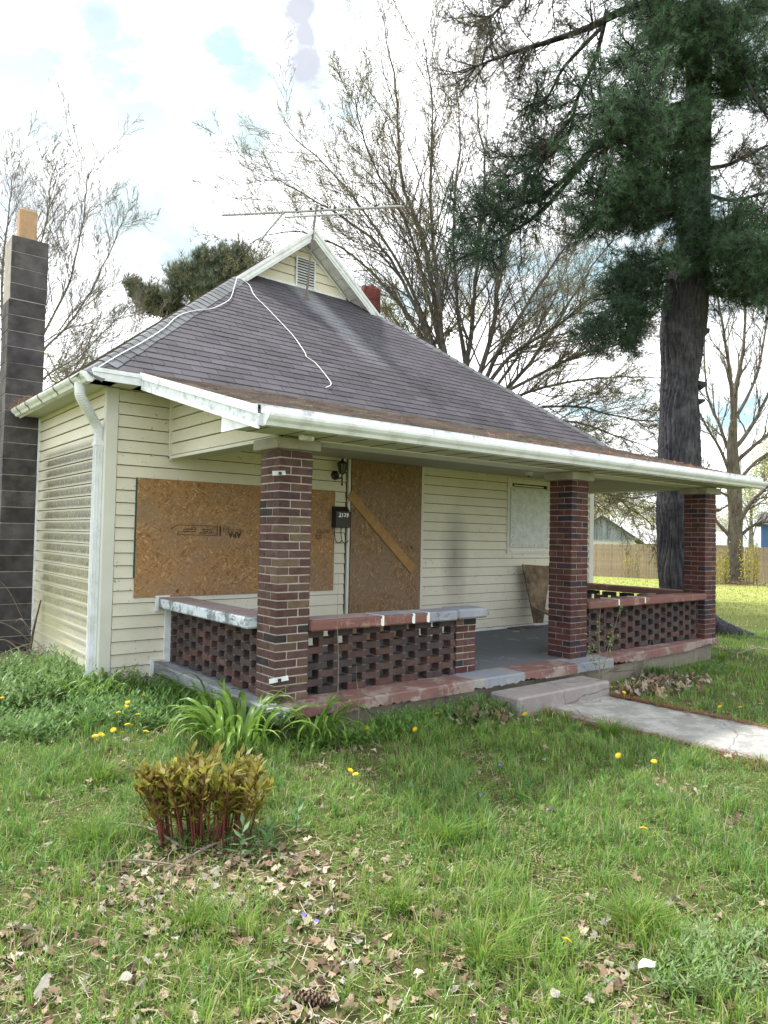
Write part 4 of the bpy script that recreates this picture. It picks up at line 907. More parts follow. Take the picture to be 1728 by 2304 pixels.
class Tree:
    def __init__(s, seed, tw=.012, buds=1.0, grav=.12, spread=.75, lev=3, kids=(9, 6, 4), klen=.42, nseg=4):
        s.r = np.random.default_rng(seed); s.S = []; s.big = []; s.cur = 0; s.tips = []; s.tw = tw; s.grav = grav; s.spread = spread; s.lev = lev; s.kids = kids; s.klen = klen; s.nseg = nseg; s.budp = buds
    def line(s, pts, rad, level):
        for a, b, ra, rb in zip(pts[:-1], pts[1:], rad[:-1], rad[1:]): (s.big[-1] if ra > .03 and level == 0 else s.S).append((*a, *b, ra, rb))
    def limb(s, pts, r0, r1, level=0, start=.2, kids=None):
        P = np.array([tuple(q) for q in smooth(pts, 5)]); n = len(P); seglen = np.linalg.norm(np.diff(P, axis=0), axis=1); T = np.concatenate([[0], np.cumsum(seglen)]); L = T[-1]
        P = P+s.r.normal(size=P.shape)*.006*L*np.linspace(0, 1, n)[:, None]*.5
        rad = r0+(r1-r0)*(T/L)**.8; s.big.append([]); s.line(P, rad, level); s.kidz(P, rad, L, level, start, kids)
    def kidz(s, P, rad, L, level, start, kids=None):
        if level >= s.lev: s.tips.append(P[-1]); s.tips.append(P[len(P)//2]); return
        K = kids or s.kids[min(level, len(s.kids)-1)]; n = len(P)
        for k in range(K):
            t = start+(1-start)*(k+s.r.uniform(0, .9))/K; f = t*(n-1); i = min(int(f), n-2); p = P[i]+(P[i+1]-P[i])*(f-i); d = P[i+1]-P[i]; d = d/np.linalg.norm(d)
            q = s.r.normal(size=3); q = q-d*q.dot(d); q /= np.linalg.norm(q); nd = d+q*s.spread*s.r.uniform(.6, 1.2); nd /= np.linalg.norm(nd)
            ll = L*s.klen*(1-.45*t)*s.r.uniform(.65, 1.25); s.shoot(p, nd, ll, max(s.tw*.6, rad[i]*.55*s.r.uniform(.7, 1)), level+1)
        s.tips.append(P[-1])
    def shoot(s, p, d, L, r, level):
        n = s.nseg; P = [p]
        for i in range(n):
            d = d+s.r.normal(size=3)*.10+np.array([0, 0, s.grav]); d = d/np.linalg.norm(d); P.append(P[-1]+d*L/n)
        P = np.array(P); rad = np.linspace(r, s.tw*.45, n+1); s.line(P, rad, level); s.kidz(P, rad, L, level, .15)
    def build(s, root, mat, trunk=None, budmat=None, budcol=None, budsize=.035, nb=2):
        for b in s.big:
            if b: segmesh('limb', b, mat, root, 7)
        if s.S: segmesh('twigs', s.S, mat, root, 3, kind='stuff')
        if budcol is not None and s.tips:
            T = np.repeat(np.array(s.tips), nb, 0); T = T+s.r.normal(size=T.shape)*budsize*1.2; N = len(T); D = rdir(N, s.r); V, F = leaves(T, D, rdir(N, s.r), np.full(N, budsize)*s.r.uniform(.6, 1.4, N), np.full(N, budsize*.5))
            c = np.array(budcol[0])+(np.array(budcol[1])-np.array(budcol[0]))*s.r.random((N, 1)); np_mesh('buds', V, [F], MAT['buds'], np.repeat(c, 4, 0), root, 'stuff')
def trunkmesh(name, pts, rads, mat, parent, sides=40, rings=150, furrow=.05, seed=1, flare=0, fq=9):
    P = np.array([tuple(q) for q in smooth(pts, 12)]); t0 = np.linspace(0, 1, len(P)); t = np.linspace(0, 1, rings); C_ = np.stack([np.interp(t, t0, P[:, k]) for k in range(3)], 1)
    rad = np.interp(t, np.linspace(0, 1, len(rads)), rads); th = np.linspace(0, 2*math.pi, sides, endpoint=False); TH, ZZ = np.meshgrid(th, C_[:, 2]); tt = np.repeat(t[:, None], sides, 1)
    w = TH*fq+2.2*np.sin(ZZ*1.9+TH*2+seed)+1.3*np.sin(ZZ*4.7-TH*3); rg = 1-np.abs(np.sin(w))**.6
    lump = .035*np.sin(TH*2+ZZ*1.3+seed)+.025*np.sin(TH*3-ZZ*2.7)+.02*np.sin(ZZ*6+TH)
    rr = rad[:, None]*(1-furrow*rg*1.4+lump+.012*RNG.normal(size=TH.shape)+flare*np.exp(-tt*rings/6)*(1+.5*np.sin(TH*4+seed)))
    V = np.stack([C_[:, 0:1]+rr*np.cos(TH), C_[:, 1:2]+rr*np.sin(TH), ZZ], 2).reshape(-1, 3); i = np.arange(rings*sides).reshape(rings, sides); j = np.roll(i, -1, 1)
    return np_mesh(name, V, [np.stack([i[:-1].ravel(), j[:-1].ravel(), j[1:].ravel(), i[1:].ravel()], 1)], mat, parent=parent, smooth=True)

# ------------------------------------------------------------------ big maple behind the house
D0 = 20.5
mp = thing('maple_tree', 'large budding maple with many fanning limbs behind the right side of the house', 'tree', tuple(dep(1065, 1250, D0)))
mt = Tree(5, tw=.0092, grav=.055, spread=.8, kids=(28, 11, 6), klen=.38)
def lm(pts, r0, dd=0, r1=.018, kids=None, start=.22):
    n = len(pts); mt.limb([Vector(dep(x, y, D0+dd*i/(n-1))) for i, (x, y) in enumerate(pts)], r0, r1, 0, start, kids)
trunkmesh('trunk', [dep(1065, 1262, D0), dep(1065, 1120, D0), dep(1060, 1000, D0), dep(1055, 940, D0)], [.5, .4, .36, .3], MAT['barkm'], mp, 20, 40, .03)
B = (1060, 980)
for pts, r, dd in [
    ([B, (1012, 850), (985, 720), (958, 560), (905, 400), (890, 200), (862, 30)], .22, 1.5), ([(1040, 900), (1000, 790), (985, 640), (968, 430), (975, 250), (950, 90)], .16, -1.5),
    ([B, (985, 830), (935, 690), (860, 560), (740, 470), (610, 400)], .17, -1), ([(1000, 850), (950, 760), (870, 650), (770, 560), (660, 520), (565, 545)], .13, 2),
    ([(985, 800), (920, 640), (850, 520), (760, 400), (650, 300)], .13, 3), ([(990, 780), (945, 600), (900, 470), (830, 350), (800, 220)], .12, -3),
    ([B, (1050, 850), (1062, 730), (1075, 560), (1090, 380), (1070, 200)], .2, 2), ([B, (1075, 860), (1110, 740), (1125, 600), (1190, 400), (1230, 260)], .2, -1),
    ([B, (1095, 850), (1140, 760), (1215, 640), (1300, 520), (1370, 470)], .18, 2), ([(1080, 890), (1150, 800), (1250, 735), (1360, 650), (1470, 600)], .14, -2),
    ([B, (1120, 900), (1190, 820), (1270, 700), (1330, 600), (1400, 510)], .17, 3), ([(1100, 900), (1200, 850), (1300, 800), (1400, 770), (1490, 690)], .12, -3),
    ([B, (1150, 900), (1250, 865), (1370, 850), (1490, 850)], .13, 1), ([(1090, 950), (1190, 920), (1300, 915), (1400, 940), (1495, 950)], .11, -2),
    ([B, (1170, 950), (1290, 950), (1400, 985), (1490, 1020)], .11, 2), ([(1060, 1010), (1180, 1000), (1290, 1050), (1400, 1130), (1480, 1190)], .10, -1),
    ([(1060, 1030), (1200, 1040), (1330, 1100), (1420, 1120), (1500, 1110)], .10, 1), ([B, (1010, 880), (900, 780), (800, 730), (720, 700)], .12, 4), ([(1060, 900), (1030, 700), (1020, 500), (1035, 300), (1020, 160)], .14, 4),
    ([(1075, 930), (1180, 780), (1240, 690), (1290, 560)], .12, 5), ([(1180, 1010), (1300, 1000), (1380, 1060), (1460, 1080)], .07, 3)]: lm(pts, r*.5, dd)
mt.build(mp, MAT['barkm'], budcol=((.17, .15, .06), (.34, .3, .12)), budsize=.042, nb=2)

# ------------------------------------------------------------------ bare tree behind the chimney
D1 = 24
lt = thing('bare_tree', 'bare tree with fine twigs rising behind the block chimney', 'tree', tuple(dep(20, 1260, D1)))
mt = Tree(9, tw=.0092, grav=.07, spread=.75, kids=(26, 11, 6), klen=.4); D0 = D1
trunkmesh('trunk', [dep(20, 1265, D1), dep(18, 1100, D1), dep(15, 960, D1)], [.36, .3, .24], MAT['barkl'], lt, 16, 30, .03)
for pts, r, dd in [([(15, 980), (8, 800), (5, 620), (20, 480), (30, 390)], .16, 1), ([(18, 960), (60, 820), (110, 730), (160, 620), (190, 470), (200, 380)], .12, -1), ([(20, 940), (90, 800), (150, 735), (200, 660), (250, 560), (275, 500)], .11, 1), ([(18, 1000), (90, 860), (180, 800), (240, 740), (285, 700)], .09, 2), ([(15, 900), (-30, 740), (-60, 600), (-80, 450)], .12, 1), ([(12, 800), (60, 640), (100, 520), (115, 400)], .09, -2), ([(18, 980), (110, 880), (180, 840), (270, 790), (330, 740)], .07, -1), ([(18, 960), (90, 830), (125, 860), (170, 830), (230, 700)], .06, 3)]: lm(pts, r*.5, dd)
mt.build(lt, MAT['barkl'], budcol=((.15, .13, .09), (.28, .24, .15)), budsize=.035, nb=1)

# ------------------------------------------------------------------ tree by the fence
D2 = 34; D0 = D2; base = dep(1650, 1312, D2)
rt = thing('bare_tree', 'spreading bare tree with a lumpy trunk in front of the picket fence', 'tree', tuple(base))
mt = Tree(21, tw=.02, grav=.10, spread=.6, kids=(13, 6, 4), klen=.36)
trunkmesh('trunk', [dep(1650, 1314, D2), dep(1652, 1250, D2), dep(1655, 1180, D2), dep(1652, 1100, D2), dep(1648, 1020, D2), dep(1650, 950, D2)], [.44, .37, .33, .33, .26, .17], MAT['barkr'], rt, 20, 50, .06, 4, .25)
for pts, r, dd in [([(1650, 960), (1655, 880), (1672, 780), (1680, 640)], .16, 1), ([(1650, 980), (1645, 860), (1630, 760), (1610, 640)], .13, -1), ([(1652, 1010), (1690, 960), (1740, 860), (1770, 740)], .12, 2), ([(1655, 1040), (1700, 1000), (1760, 950), (1800, 900)], .11, -1), ([(1655, 1090), (1700, 1040), (1760, 1000), (1820, 960)], .1, 1), ([(1655, 1190), (1690, 1130), (1730, 1090), (1790, 1000)], .13, 1), ([(1655, 1215), (1700, 1180), (1760, 1170), (1820, 1150)], .09, -1), ([(1645, 1210), (1610, 1170), (1590, 1130), (1560, 1100)], .1, 1), ([(1648, 1080), (1620, 1010), (1590, 960), (1560, 900)], .1, -1), ([(1648, 1040), (1620, 960), (1590, 880), (1585, 760)], .1, 2), ([(1648, 1120), (1610, 1100), (1575, 1060), (1560, 990)], .07, 0), ([(1650, 1130), (1610, 1150), (1570, 1150)], .06, 1), ([(1650, 950), (1700, 850), (1725, 720), (1730, 640)], .09, 3)]: lm(pts, r, dd, .03)
mt.build(rt, MAT['barkr'], budcol=((.2, .16, .06), (.3, .28, .1)), budsize=.07, nb=1)

# ------------------------------------------------------------------ white pine
DP = 13.0
pb = dep(1540, 1432, DP); pb[2] = -.3
pn = thing('pine_tree', 'huge dark pine with a thick furrowed trunk beyond the right end of the porch', 'tree', tuple(pb))
tp = [(1533, 1450), (1530, 1350), (1528, 1200), (1528, 1000), (1530, 860), (1536, 740), (1545, 650), (1556, 560), (1565, 450), (1570, 300), (1572, 150), (1575, 0), (1578, -250), (1580, -500)]
trunkmesh('trunk', [Vector(dep(x, y, DP)) for x, y in tp], [.44, .36, .375, .375, .33, .395, .37, .30, .25, .24, .22, .2, .15, .07], MAT['barkp'], pn, 96, 480, .10, 2, .25, 15)
for x, y, s in ((1590, 748, .1), (1582, 802, .05), (1585, 868, .09), (1583, 905, .06), (1490, 660, .05), (1588, 690, .12), (1600, 140, .06)):
    q = dep(x-14, y, DP-.05); e = dep(x+s*60, y-5, DP-.1); MB().tube([q, (Vector(q)+Vector(e))/2, e], [s*1.1, s*.75, s*.35], 7).build('branch_stub', MAT['barkp'], pn, smooth=True)
# roots
for k, (dx, dy) in enumerate(((.9, -.25), (.5, -.7), (-.6, -.5))): MB().tube(smooth([(pb[0], pb[1], .15), (pb[0]+dx*.5, pb[1]+dy*.5, -.14), (pb[0]+dx, pb[1]+dy, -.27), (pb[0]+dx*1.6, pb[1]+dy*1.5, -.36)]), [.3-.022*i for i in range(13)], 9).build('root', MAT['barkp'], pn, smooth=True)
pr = np.random.default_rng(3); PB = []; PT = []; PD = []; PC = []
def pbranch(pts, r0, dd=0):
    n = len(pts); P = np.array([tuple(q) for q in smooth([Vector(dep(x, y, DP+dd*(i/(n-1)))) for i, (x, y) in enumerate(pts)], 5)])
    rad = np.linspace(r0, .012, len(P))
    for a, b, ra, rb in zip(P[:-1], P[1:], rad[:-1], rad[1:]): PB.append((*a, *b, ra, rb))
    return P
def spray(P, n, L, dens, colr, start=.3, droop=-.10, tuft=1.0):
    """side twigs with needle tufts along a limb"""
    m = len(P)
    for k in range(n):
        t = start+(1-start)*pr.random(); f = t*(m-1); i = min(int(f), m-2); p = P[i]+(P[i+1]-P[i])*(f-i); d = nrm(P[i+1]-P[i]); q = pr.normal(size=3); q[2] *= .5; q = nrm(q-d*q.dot(d)); nd = nrm(d*.6+q)
        ll = L*pr.uniform(.5, 1.1); pp = p; ns = 4
        for j in range(ns):
            nd = nrm(nd+pr.normal(size=3)*.18+np.array([0, 0, droop+.12*j])); e = pp+nd*ll/ns; PB.append((*pp, *e, .011*(1-j/ns)+.004, .011*(1-(j+1)/ns)+.003)); 
            kk = int(dens*(j+1)*.5)
            for _ in range(kk):
                s = pr.random(); sd = nrm(nd+pr.normal(size=3)*.8); tl = pr.uniform(.05, .22); c = pp+(e-pp)*s+sd*tl; 
                if tl > .12: PB.append((*(pp+(e-pp)*s), *c, .004, .003))
                PT.append(c); PD.append(nrm(sd+np.array([0, 0, .25]))); PC.append(colr)
            pp = e
G1, G2, BR_ = (.045, .088, .05), (.062, .12, .062), (.08, .075, .05)
for pts, r, dd, n, L, dens, c, st in [
    ([(1560, 20), (1480, 5), (1400, 25), (1330, 60), (1240, 92), (1180, 110), (1120, 130), (1070, 150)], .10, -1.0, 46, 1.0, 5, BR_, .35),
    ([(1540, -60), (1400, -40), (1250, -30), (1150, 0), (1080, 60)], .08, .5, 50, 1.1, 5, BR_, .35),
    ([(1365, 30), (1340, 130), (1300, 220), (1275, 310), (1210, 370), (1130, 400)], .06, -.6, 40, .85, 5, BR_, .3),
    ([(1290, 260), (1240, 320), (1180, 350), (1120, 350)], .035, -.5, 24, .7, 6, G1, .2), ([(1355, 60), (1270, 150), (1230, 220), (1180, 240)], .04, -.6, 24, .7, 5, G1, .3),
    ([(1560, 230), (1450, 260), (1340, 330), (1250, 420), (1150, 470), (1040, 492)], .08, -.8, 34, .75, 6, G1, .55),
    ([(1340, 330), (1260, 430), (1200, 490), (1120, 540), (1050, 575)], .05, -1.0, 30, .65, 6, G1, .5), ([(1300, 370), (1220, 450), (1150, 450), (1090, 470)], .03, -1.2, 22, .5, 7, G1, .4),
    ([(1560, 330), (1500, 330), (1430, 310), (1360, 330)], .06, -2.0, 42, .8, 9, G2, .1), ([(1570, 380), (1500, 400), (1420, 420), (1330, 430)], .06, -1.8, 46, .8, 9, G2, .1),
    ([(1570, 420), (1480, 440), (1400, 470), (1320, 500)], .05, -1.4, 38, .7, 9, G1, .15), ([(1570, 260), (1480, 240), (1400, 230), (1330, 230)], .05, -1.6, 36, .8, 8, G2, .1),
    ([(1570, 340), (1540, 300), (1500, 270), (1450, 240)], .04, -2.4, 30, .7, 9, G2, .1), ([(1575, 150), (1530, 120), (1460, 110), (1400, 140)], .05, -1.6, 36, .8, 8, G2, .1),
    ([(1575, 60), (1520, 30), (1460, 40)], .05, -1.5, 36, .9, 8, G2, .1), ([(1575, 120), (1620, 60), (1640, 10)], .05, -1.3, 30, .9, 8, G2, .1), ([(1575, 200), (1620, 160), (1660, 110)], .05, -1.4, 26, .7, 8, G2, .1),
    ([(1560, 590), (1490, 600), (1420, 640), (1370, 700), (1310, 775)], .05, -1.0, 46, .55, 9, G1, .2), ([(1555, 620), (1480, 640), (1430, 700), (1400, 760)], .04, -.6, 34, .5, 9, G1, .25), ([(1550, 560), (1460, 590), (1400, 620)], .04, -.4, 22, .5, 6, G1, .3),
    ([(1560, 540), (1620, 530), (1690, 560), (1760, 600)], .06, -2.0, 60, .8, 9, G2, .0), ([(1560, 620), (1640, 620), (1720, 640), (1800, 650)], .06, -.8, 60, .8, 9, G1, .05), ([(1570, 650), (1650, 665), (1740, 660), (1820, 690)], .05, .8, 40, .6, 8, G1, .1),
    ([(1570, 430), (1640, 450), (1700, 440), (1780, 420)], .05, 1, 26, .7, 6, BR_, .2), ([(1580, 470), (1640, 520), (1740, 470)], .03, 2, 18, .7, 6, G1, .2), ([(1570, 380), (1640, 370), (1720, 330), (1780, 320)], .05, 1.5, 26, .7, 6, BR_, .2),
    ([(1570, 215), (1630, 215), (1700, 205), (1780, 190)], .07, -1.0, 24, .7, 6, G1, .2), ([(1580, 160), (1650, 190), (1720, 160), (1790, 150)], .05, -1.5, 26, .7, 7, G2, .2),
    ([(1575, -60), (1620, 20), (1680, 180), (1740, 290)], .06, -2, 6, .4, 3, G1, .5), ([(1575, 20), (1650, 40), (1730, 10)], .05, 1.2, 26, .9, 6, BR_, .2), ([(1575, -100), (1500, -80), (1420, -60)], .06, -1, 40, 1.2, 7, G1, .2),
    ([(1575, 480), (1540, 470), (1500, 480)], .03, -1.5, 22, .5, 8, G1, .1), ([(1575, 560), (1600, 560), (1500, 590)], .03, -1.4, 14, .4, 7, G2, .1)]:
    spray(pbranch(pts, r, dd), int(n*(1.6 if dd < -1.2 else 1.12)), L, dens, c, st)
segmesh('branches', PB, MAT['barkb'], pn, 4, kind='stuff')
def needles(parent, PT, PD, PC, per=13, L=.115, w=.0052):
    T = np.repeat(np.array(PT), per, 0); Dn = np.repeat(np.array(PD), per, 0); N = len(T); d = nrm(Dn*.75+rdir(N, pr)*.85); s = nrm(np.cross(d, rdir(N, pr))); l = L*pr.uniform(.65, 1.15, (N, 1))
    V = np.stack([T-s*w/2, T+s*w/2, T+d*l], 1).reshape(-1, 3); F = np.arange(N)[:, None]*3+np.array([[0, 1, 2]])
    c = np.repeat(np.array(PC), per, 0)*pr.uniform(.7, 1.5, (len(PT), 1)).repeat(per, 0); np_mesh('needles', V, [F], MAT['needles'], np.repeat(c, 3, 0), parent, 'stuff')
print('pine tufts', len(PT)); needles(pn, PT, PD, PC, per=10 if len(PT) > 40000 else 13, w=.0065)

# ------------------------------------------------------------------ background pines and far trees
def blob_tree(name, label, clumps, depth, cols, trunkpx, kind='needle', size=.1, n=900, group=None, bark='barkb', w=.02):
    t = thing(name, label, 'tree', tuple(dep(trunkpx[0], trunkpx[1], depth)), group)
    MB().tube([dep(trunkpx[0], trunkpx[1], depth), dep(trunkpx[0], (trunkpx[1]+clumps[0][1])/2, depth), dep(clumps[0][0], clumps[0][1], depth)], [.3, .2, .08], 8).build('trunk', MAT[bark], t)
    S = []; T = []; Cc = []; top = dep(clumps[0][0], clumps[0][1]+25, depth)
    for (x, y, rx, ry) in clumps:
        c = dep(x, y, depth+pr.uniform(-1.5, 1.5)); root = dep(trunkpx[0]+(x-trunkpx[0])*.25, y+ry*1.8+15, depth); ax = depth/FPX; S.append((*root, *c, .07, .03))
        k = int(n*rx*ry/900)
        for _ in range(k//9+1):
            e = c+RT*pr.normal()*rx*.5*ax+UP*pr.normal()*ry*.5*ax+FW*pr.normal()*rx*.5*ax; m_ = (c+e)/2+np.array([0, 0, -.1]); S.append((*c, *m_, .025, .015)); S.append((*m_, *e, .015, .008))
            for _ in range(9): T.append(e+pr.normal(size=3)*ry*ax*.4+np.array([0, 0, .1])*pr.random()); Cc.append(cols[pr.integers(len(cols))])
    segmesh('branches', S, MAT[bark], t, 3, kind='stuff'); T = np.array(T)
    if kind == 'needle': 
        N = len(T); per = 7; TT = np.repeat(T, per, 0); d = nrm(rdir(N*per, pr)+np.array([[0, 0, 1.3]])); s = nrm(np.cross(d, rdir(N*per, pr))); V = np.stack([TT-s*w/2, TT+s*w/2, TT+d*size*2], 1).reshape(-1, 3); F = np.arange(N*per)[:, None]*3+np.array([[0, 1, 2]]); c = np.repeat(np.array(Cc), per*3, 0)*pr.uniform(.7, 1.3, (N, 1)).repeat(per*3, 0); np_mesh('crown', V, [F], MAT['needles'], c, t, 'stuff')
    else:
        per = 3; T = np.repeat(T, per, 0)+pr.normal(size=(len(T)*per, 3))*size*2; N = len(T); V, F = leaves(T, rdir(N, pr), rdir(N, pr), np.full(N, size)*pr.uniform(.6, 1.3, N), np.full(N, size*.6)); c = np.repeat(np.array(Cc), per*4, 0)*pr.uniform(.8, 1.3, (N, 1)).repeat(4, 0); np_mesh('crown', V, [F], MAT['buds'], c, t, 'stuff')
    return t
blob_tree('pine_tree', 'grey-green pine crown showing above the left slope of the roof', [(430, 640, 34, 30), (330, 670, 26, 18), (300, 650, 12, 16), (380, 690, 30, 24), (470, 620, 30, 30), (500, 600, 26, 30), (540, 590, 22, 24), (400, 640, 16, 26), (455, 585, 12, 18), (530, 640, 30, 30), (340, 700, 20, 14), (480, 665, 40, 30), (580, 640, 30, 40)], 27, [(.09, .12, .08), (.12, .145, .09), (.17, .165, .09), (.07, .095, .065)], (470, 1262), size=.15, n=720, w=.02)
blob_tree('young_maple', 'small tree with yellow-green spring leaves just behind the right slope of the roof', [(900, 740, 30, 26), (870, 690, 24, 30), (940, 760, 26, 26), (885, 650, 14, 30), (980, 790, 26, 20), (1060, 700, 20, 40), (1010, 740, 20, 20), (960, 700, 20, 26)], 23.5, [(.27, .25, .08), (.33, .28, .1), (.2, .19, .07)], (930, 1255), 'leaf', .07, 420, bark='barkm')
FG = 'distant trees beyond the fence'
for i, (x, y, rx, ry, d, c, lab) in enumerate([(1370, 1150, 60, 45, 75, 0, 'hazy yellow-green tree behind the grey gabled shed'), (1470, 1165, 50, 30, 80, 1, 'low pale leafing tree seen left of the pine trunk beyond the fence'), (1690, 1130, 45, 40, 72, 0, 'bright green leafing tree beyond the fence above the blue house'), (1640, 1180, 40, 26, 85, 2, 'grey-brown twiggy tree far behind the fence tree'), (1740, 1050, 60, 60, 78, 0, 'tall pale green tree at the right edge beyond the fence'), (1330, 1110, 36, 40, 55, 1, 'pale green leafing tree just right of the house corner beyond the yard'), (1560, 1175, 60, 26, 90, 2, 'dull twiggy tree line mass behind the far right pillar')]):
    cols = ([(.38, .40, .2), (.42, .42, .24), (.33, .36, .18)], [(.44, .41, .28), (.38, .37, .24)], [(.34, .31, .26), (.38, .34, .28)])[c]  # foliage colours paled: distance haze put into the leaves
    cl = [(x, y, rx*.6, ry*.6)]+[(x+pr.uniform(-1, 1)*rx, y+pr.uniform(-1, 1)*ry, rx*.45, ry*.45) for _ in range(7)]
    blob_tree('leafing_tree', lab, cl, d, cols, (x, 1255), 'leaf', .26, 210, FG, 'barkl')
blob_tree('leafing_tree', 'thin yellow-green shrubby tree behind the left eave beside the chimney', [(150, 830, 30, 26), (110, 800, 20, 26), (200, 800, 26, 24), (130, 860, 30, 20)], 40, [(.3, .3, .14), (.24, .26, .1)], (150, 1240), 'leaf', .09, 260, None, 'barkl')

# ------------------------------------------------------------------ fence, shed, far houses
fa, fb = dep(1330, 1224, 40), dep(1728, 1226, 35.5); fdir = nrm((fb-fa)*np.array([1, 1, 0])); fn = thing('picket_fence', 'weathered wooden privacy fence across the back of the yard', 'fence', (fa[0], fa[1], -.69))
fs = fa-fdir*2.2; pw = .142
PKM = [MB().poly([(0, 0, 0), (pw-.008, 0, 0), (pw-.008, 0, 1.79+k*.012), (pw-.035, 0, 1.82+k*.012), (.027, 0, 1.82+k*.012), (0, 0, 1.79+k*.012)], .016, (0, -1, 0)).mesh('picket', MAT['picket']) for k in range(3)]
ang = math.atan2(fdir[1], fdir[0]); NPK = 125
for i in range(NPK):
    p = fs+fdir*i*pw; link('picket', PKM[i % 3 if pr.random() < .6 else 0], fn, (p[0], p[1], 1.14-1.82+.0006*i+pr.uniform(-.012, .012)), (0, pr.uniform(-.006, .006), ang))
for z in (-.35, .3, .85):
    MB().obox((fs[0]+.0, fs[1]+.04, z), tuple((fs+fdir*NPK*pw)[:2]+np.array([0, .04]))+(z+.05,), .04, .09).build('rail', MAT['fence'] or MAT['picket'], fn)
def far_box(name, label, x0, x1, ytop, depth, wall, roof, h=2.5, yroof=None, gable=True, dd=8):
    a, b = dep(x0, 1216, depth), dep(x1, 1216+(x1-x0)*.02, depth); zt = dep((x0+x1)/2, ytop, depth)[2]; zr = dep((x0+x1)/2, yroof, depth)[2]; a[2] = b[2] = zt; back = nrm((a+b)/2*np.array([1, 1, 0])-CAM*np.array([1, 1, 0]))*dd
    t = thing(name, label, 'house' if 'house' in name else 'shed', (a[0], a[1], -.8)); z0 = -.85; A_, B_ = Vector(a), Vector(b); K = Vector(back)
    m = MB(); q = lambda v, z: (v.x, v.y, z); m.v = [q(A_, z0), q(B_, z0), q(B_+K, z0), q(A_+K, z0), q(A_, zt), q(B_, zt), q(B_+K, zt), q(A_+K, zt)]; m.f = [(0, 1, 5, 4), (1, 2, 6, 5), (2, 3, 7, 6), (3, 0, 4, 7), (4, 5, 6, 7)]; m.build('wall', MAT[wall], t)
    M_ = (A_+B_)/2
    if gable:
        g = MB(); o = (B_-A_).normalized()*.5; g.v = [q(A_, zt-.25), q(B_, zt-.25), q(M_, zr-.06)]; g.f = [(0, 1, 2)]
        f_ = Vector(nrm(-FW*np.array([1, 1, 0])))*.03; g = MB(); g.poly([q(A_-o*.6+f_, zt), q(B_+o*.6+f_, zt), q(M_+f_, zr-.05)], .1, f_.normalized()); gg = g.build('gable', MAT['shed'], t)
        for i in range(26):
            s = i/26; P0 = A_.lerp(B_, s); P1 = A_.lerp(B_, s+.034); hz = lambda s_: zt+(zr-zt)*(1-abs(2*s_-1))-.1
            if hz(s) > zt+.05: MB().poly([q(P0+f_, zt-.1), q(P1+f_, zt-.1), q(P1+f_, max(hz(s+.034), zt)), q(P0+f_, hz(s))], .02, -Vector(f_).normalized()*-1).build('board', MAT['shed'], gg)
        r = MB()
        for E_ in (A_-o, B_+o):
            zE = zt-.12; f2 = f_*9; r.v += [q(E_+f2, zE), q(M_+f2, zr), q(M_+K, zr), q(E_+K, zE), q(E_+f2, zE-.12), q(M_+f2, zr-.14), q(M_+K, zr-.14), q(E_+K, zE-.12)]; k = len(r.v)-8; r.f += [(k, k+1, k+2, k+3), (k+4, k+7, k+6, k+5), (k, k+4, k+5, k+1), (k, k+3, k+7, k+4)]
        r.build('roof', MAT[roof], t)
    else:
        r = MB(); o = (B_-A_).normalized()*.6; f2 = Vector(nrm(-FW*np.array([1, 1, 0])))*.6; M1, M2 = A_+K/2, B_+K/2
        r.v = [q(A_-o+f2, zt-.1), q(B_+o+f2, zt-.1), q(M2+o*.2, zr), q(M1-o*.2, zr), q(A_-o+K-f2, zt-.1), q(B_+o+K-f2, zt-.1)]; r.f = [(0, 1, 2, 3), (3, 2, 5, 4), (0, 3, 4), (1, 5, 2)]; r.build('roof', MAT[roof], t)
    return t
far_box('garden_shed', 'grey weathered gabled shed behind the fence left of the pine trunk', 1275, 1428, 1214, 46, 'pwall', 'broof', yroof=1158)
far_box('far_house', 'low house with a pale roof behind the fence near the pine trunk', 1405, 1640, 1222, 62, 'pwall', 'proof', yroof=1193, gable=False)
bh_ = far_box('far_house', 'blue sided house behind the fence at the right edge', 1712, 1860, 1178, 52, 'blue', 'broof', yroof=1150, gable=False)
up_ = dep(1665, 1250, 58); tag(MB().tube([(up_[0], up_[1], -.8), (up_[0], up_[1], dep(1665, 1020, 58)[2])], [.11, .08], 8).build('utility_pole', MAT['pole']), 'thin grey utility pole beyond the fence right of the fence tree', 'pole')

# ================================================================== GROUND COVER
def blocked(x, y):
    x = np.asarray(x); y = np.asarray(y)
    b = ((x > -.12) & (x < 7.28) & (y > -.24)) | ((x > XC-.03) & (x < XR) & (y > 2.22))
    b |= (x > WX0+.02+.05*sn(y*5, y*3)) & (x < WX1-.01+.05*sn(y*4+9, y*2)) & (y < WY1)
    b |= (x > 2.2) & (x < 3.68) & (y > -.63) & (y < -.2); b |= (x > -1.09) & (x < -.6) & (y > 4.95)
    b |= np.hypot(x-pb[0], y-pb[1]) < .4; return b
def scatter(n, d0, d1, rng, p=1.0, az=1.0):
    u = rng.random(n); d = (d0**p+(d1**p-d0**p)*u)**(1/p); a = YAW+rng.uniform(-az, az, n)
    x = CAM[0]+np.sin(a)*d; y = CAM[1]+np.cos(a)*d; k = ~blocked(x, y); return x[k], y[k], d[k]
LC = at(500, 1965, 2, -.3)
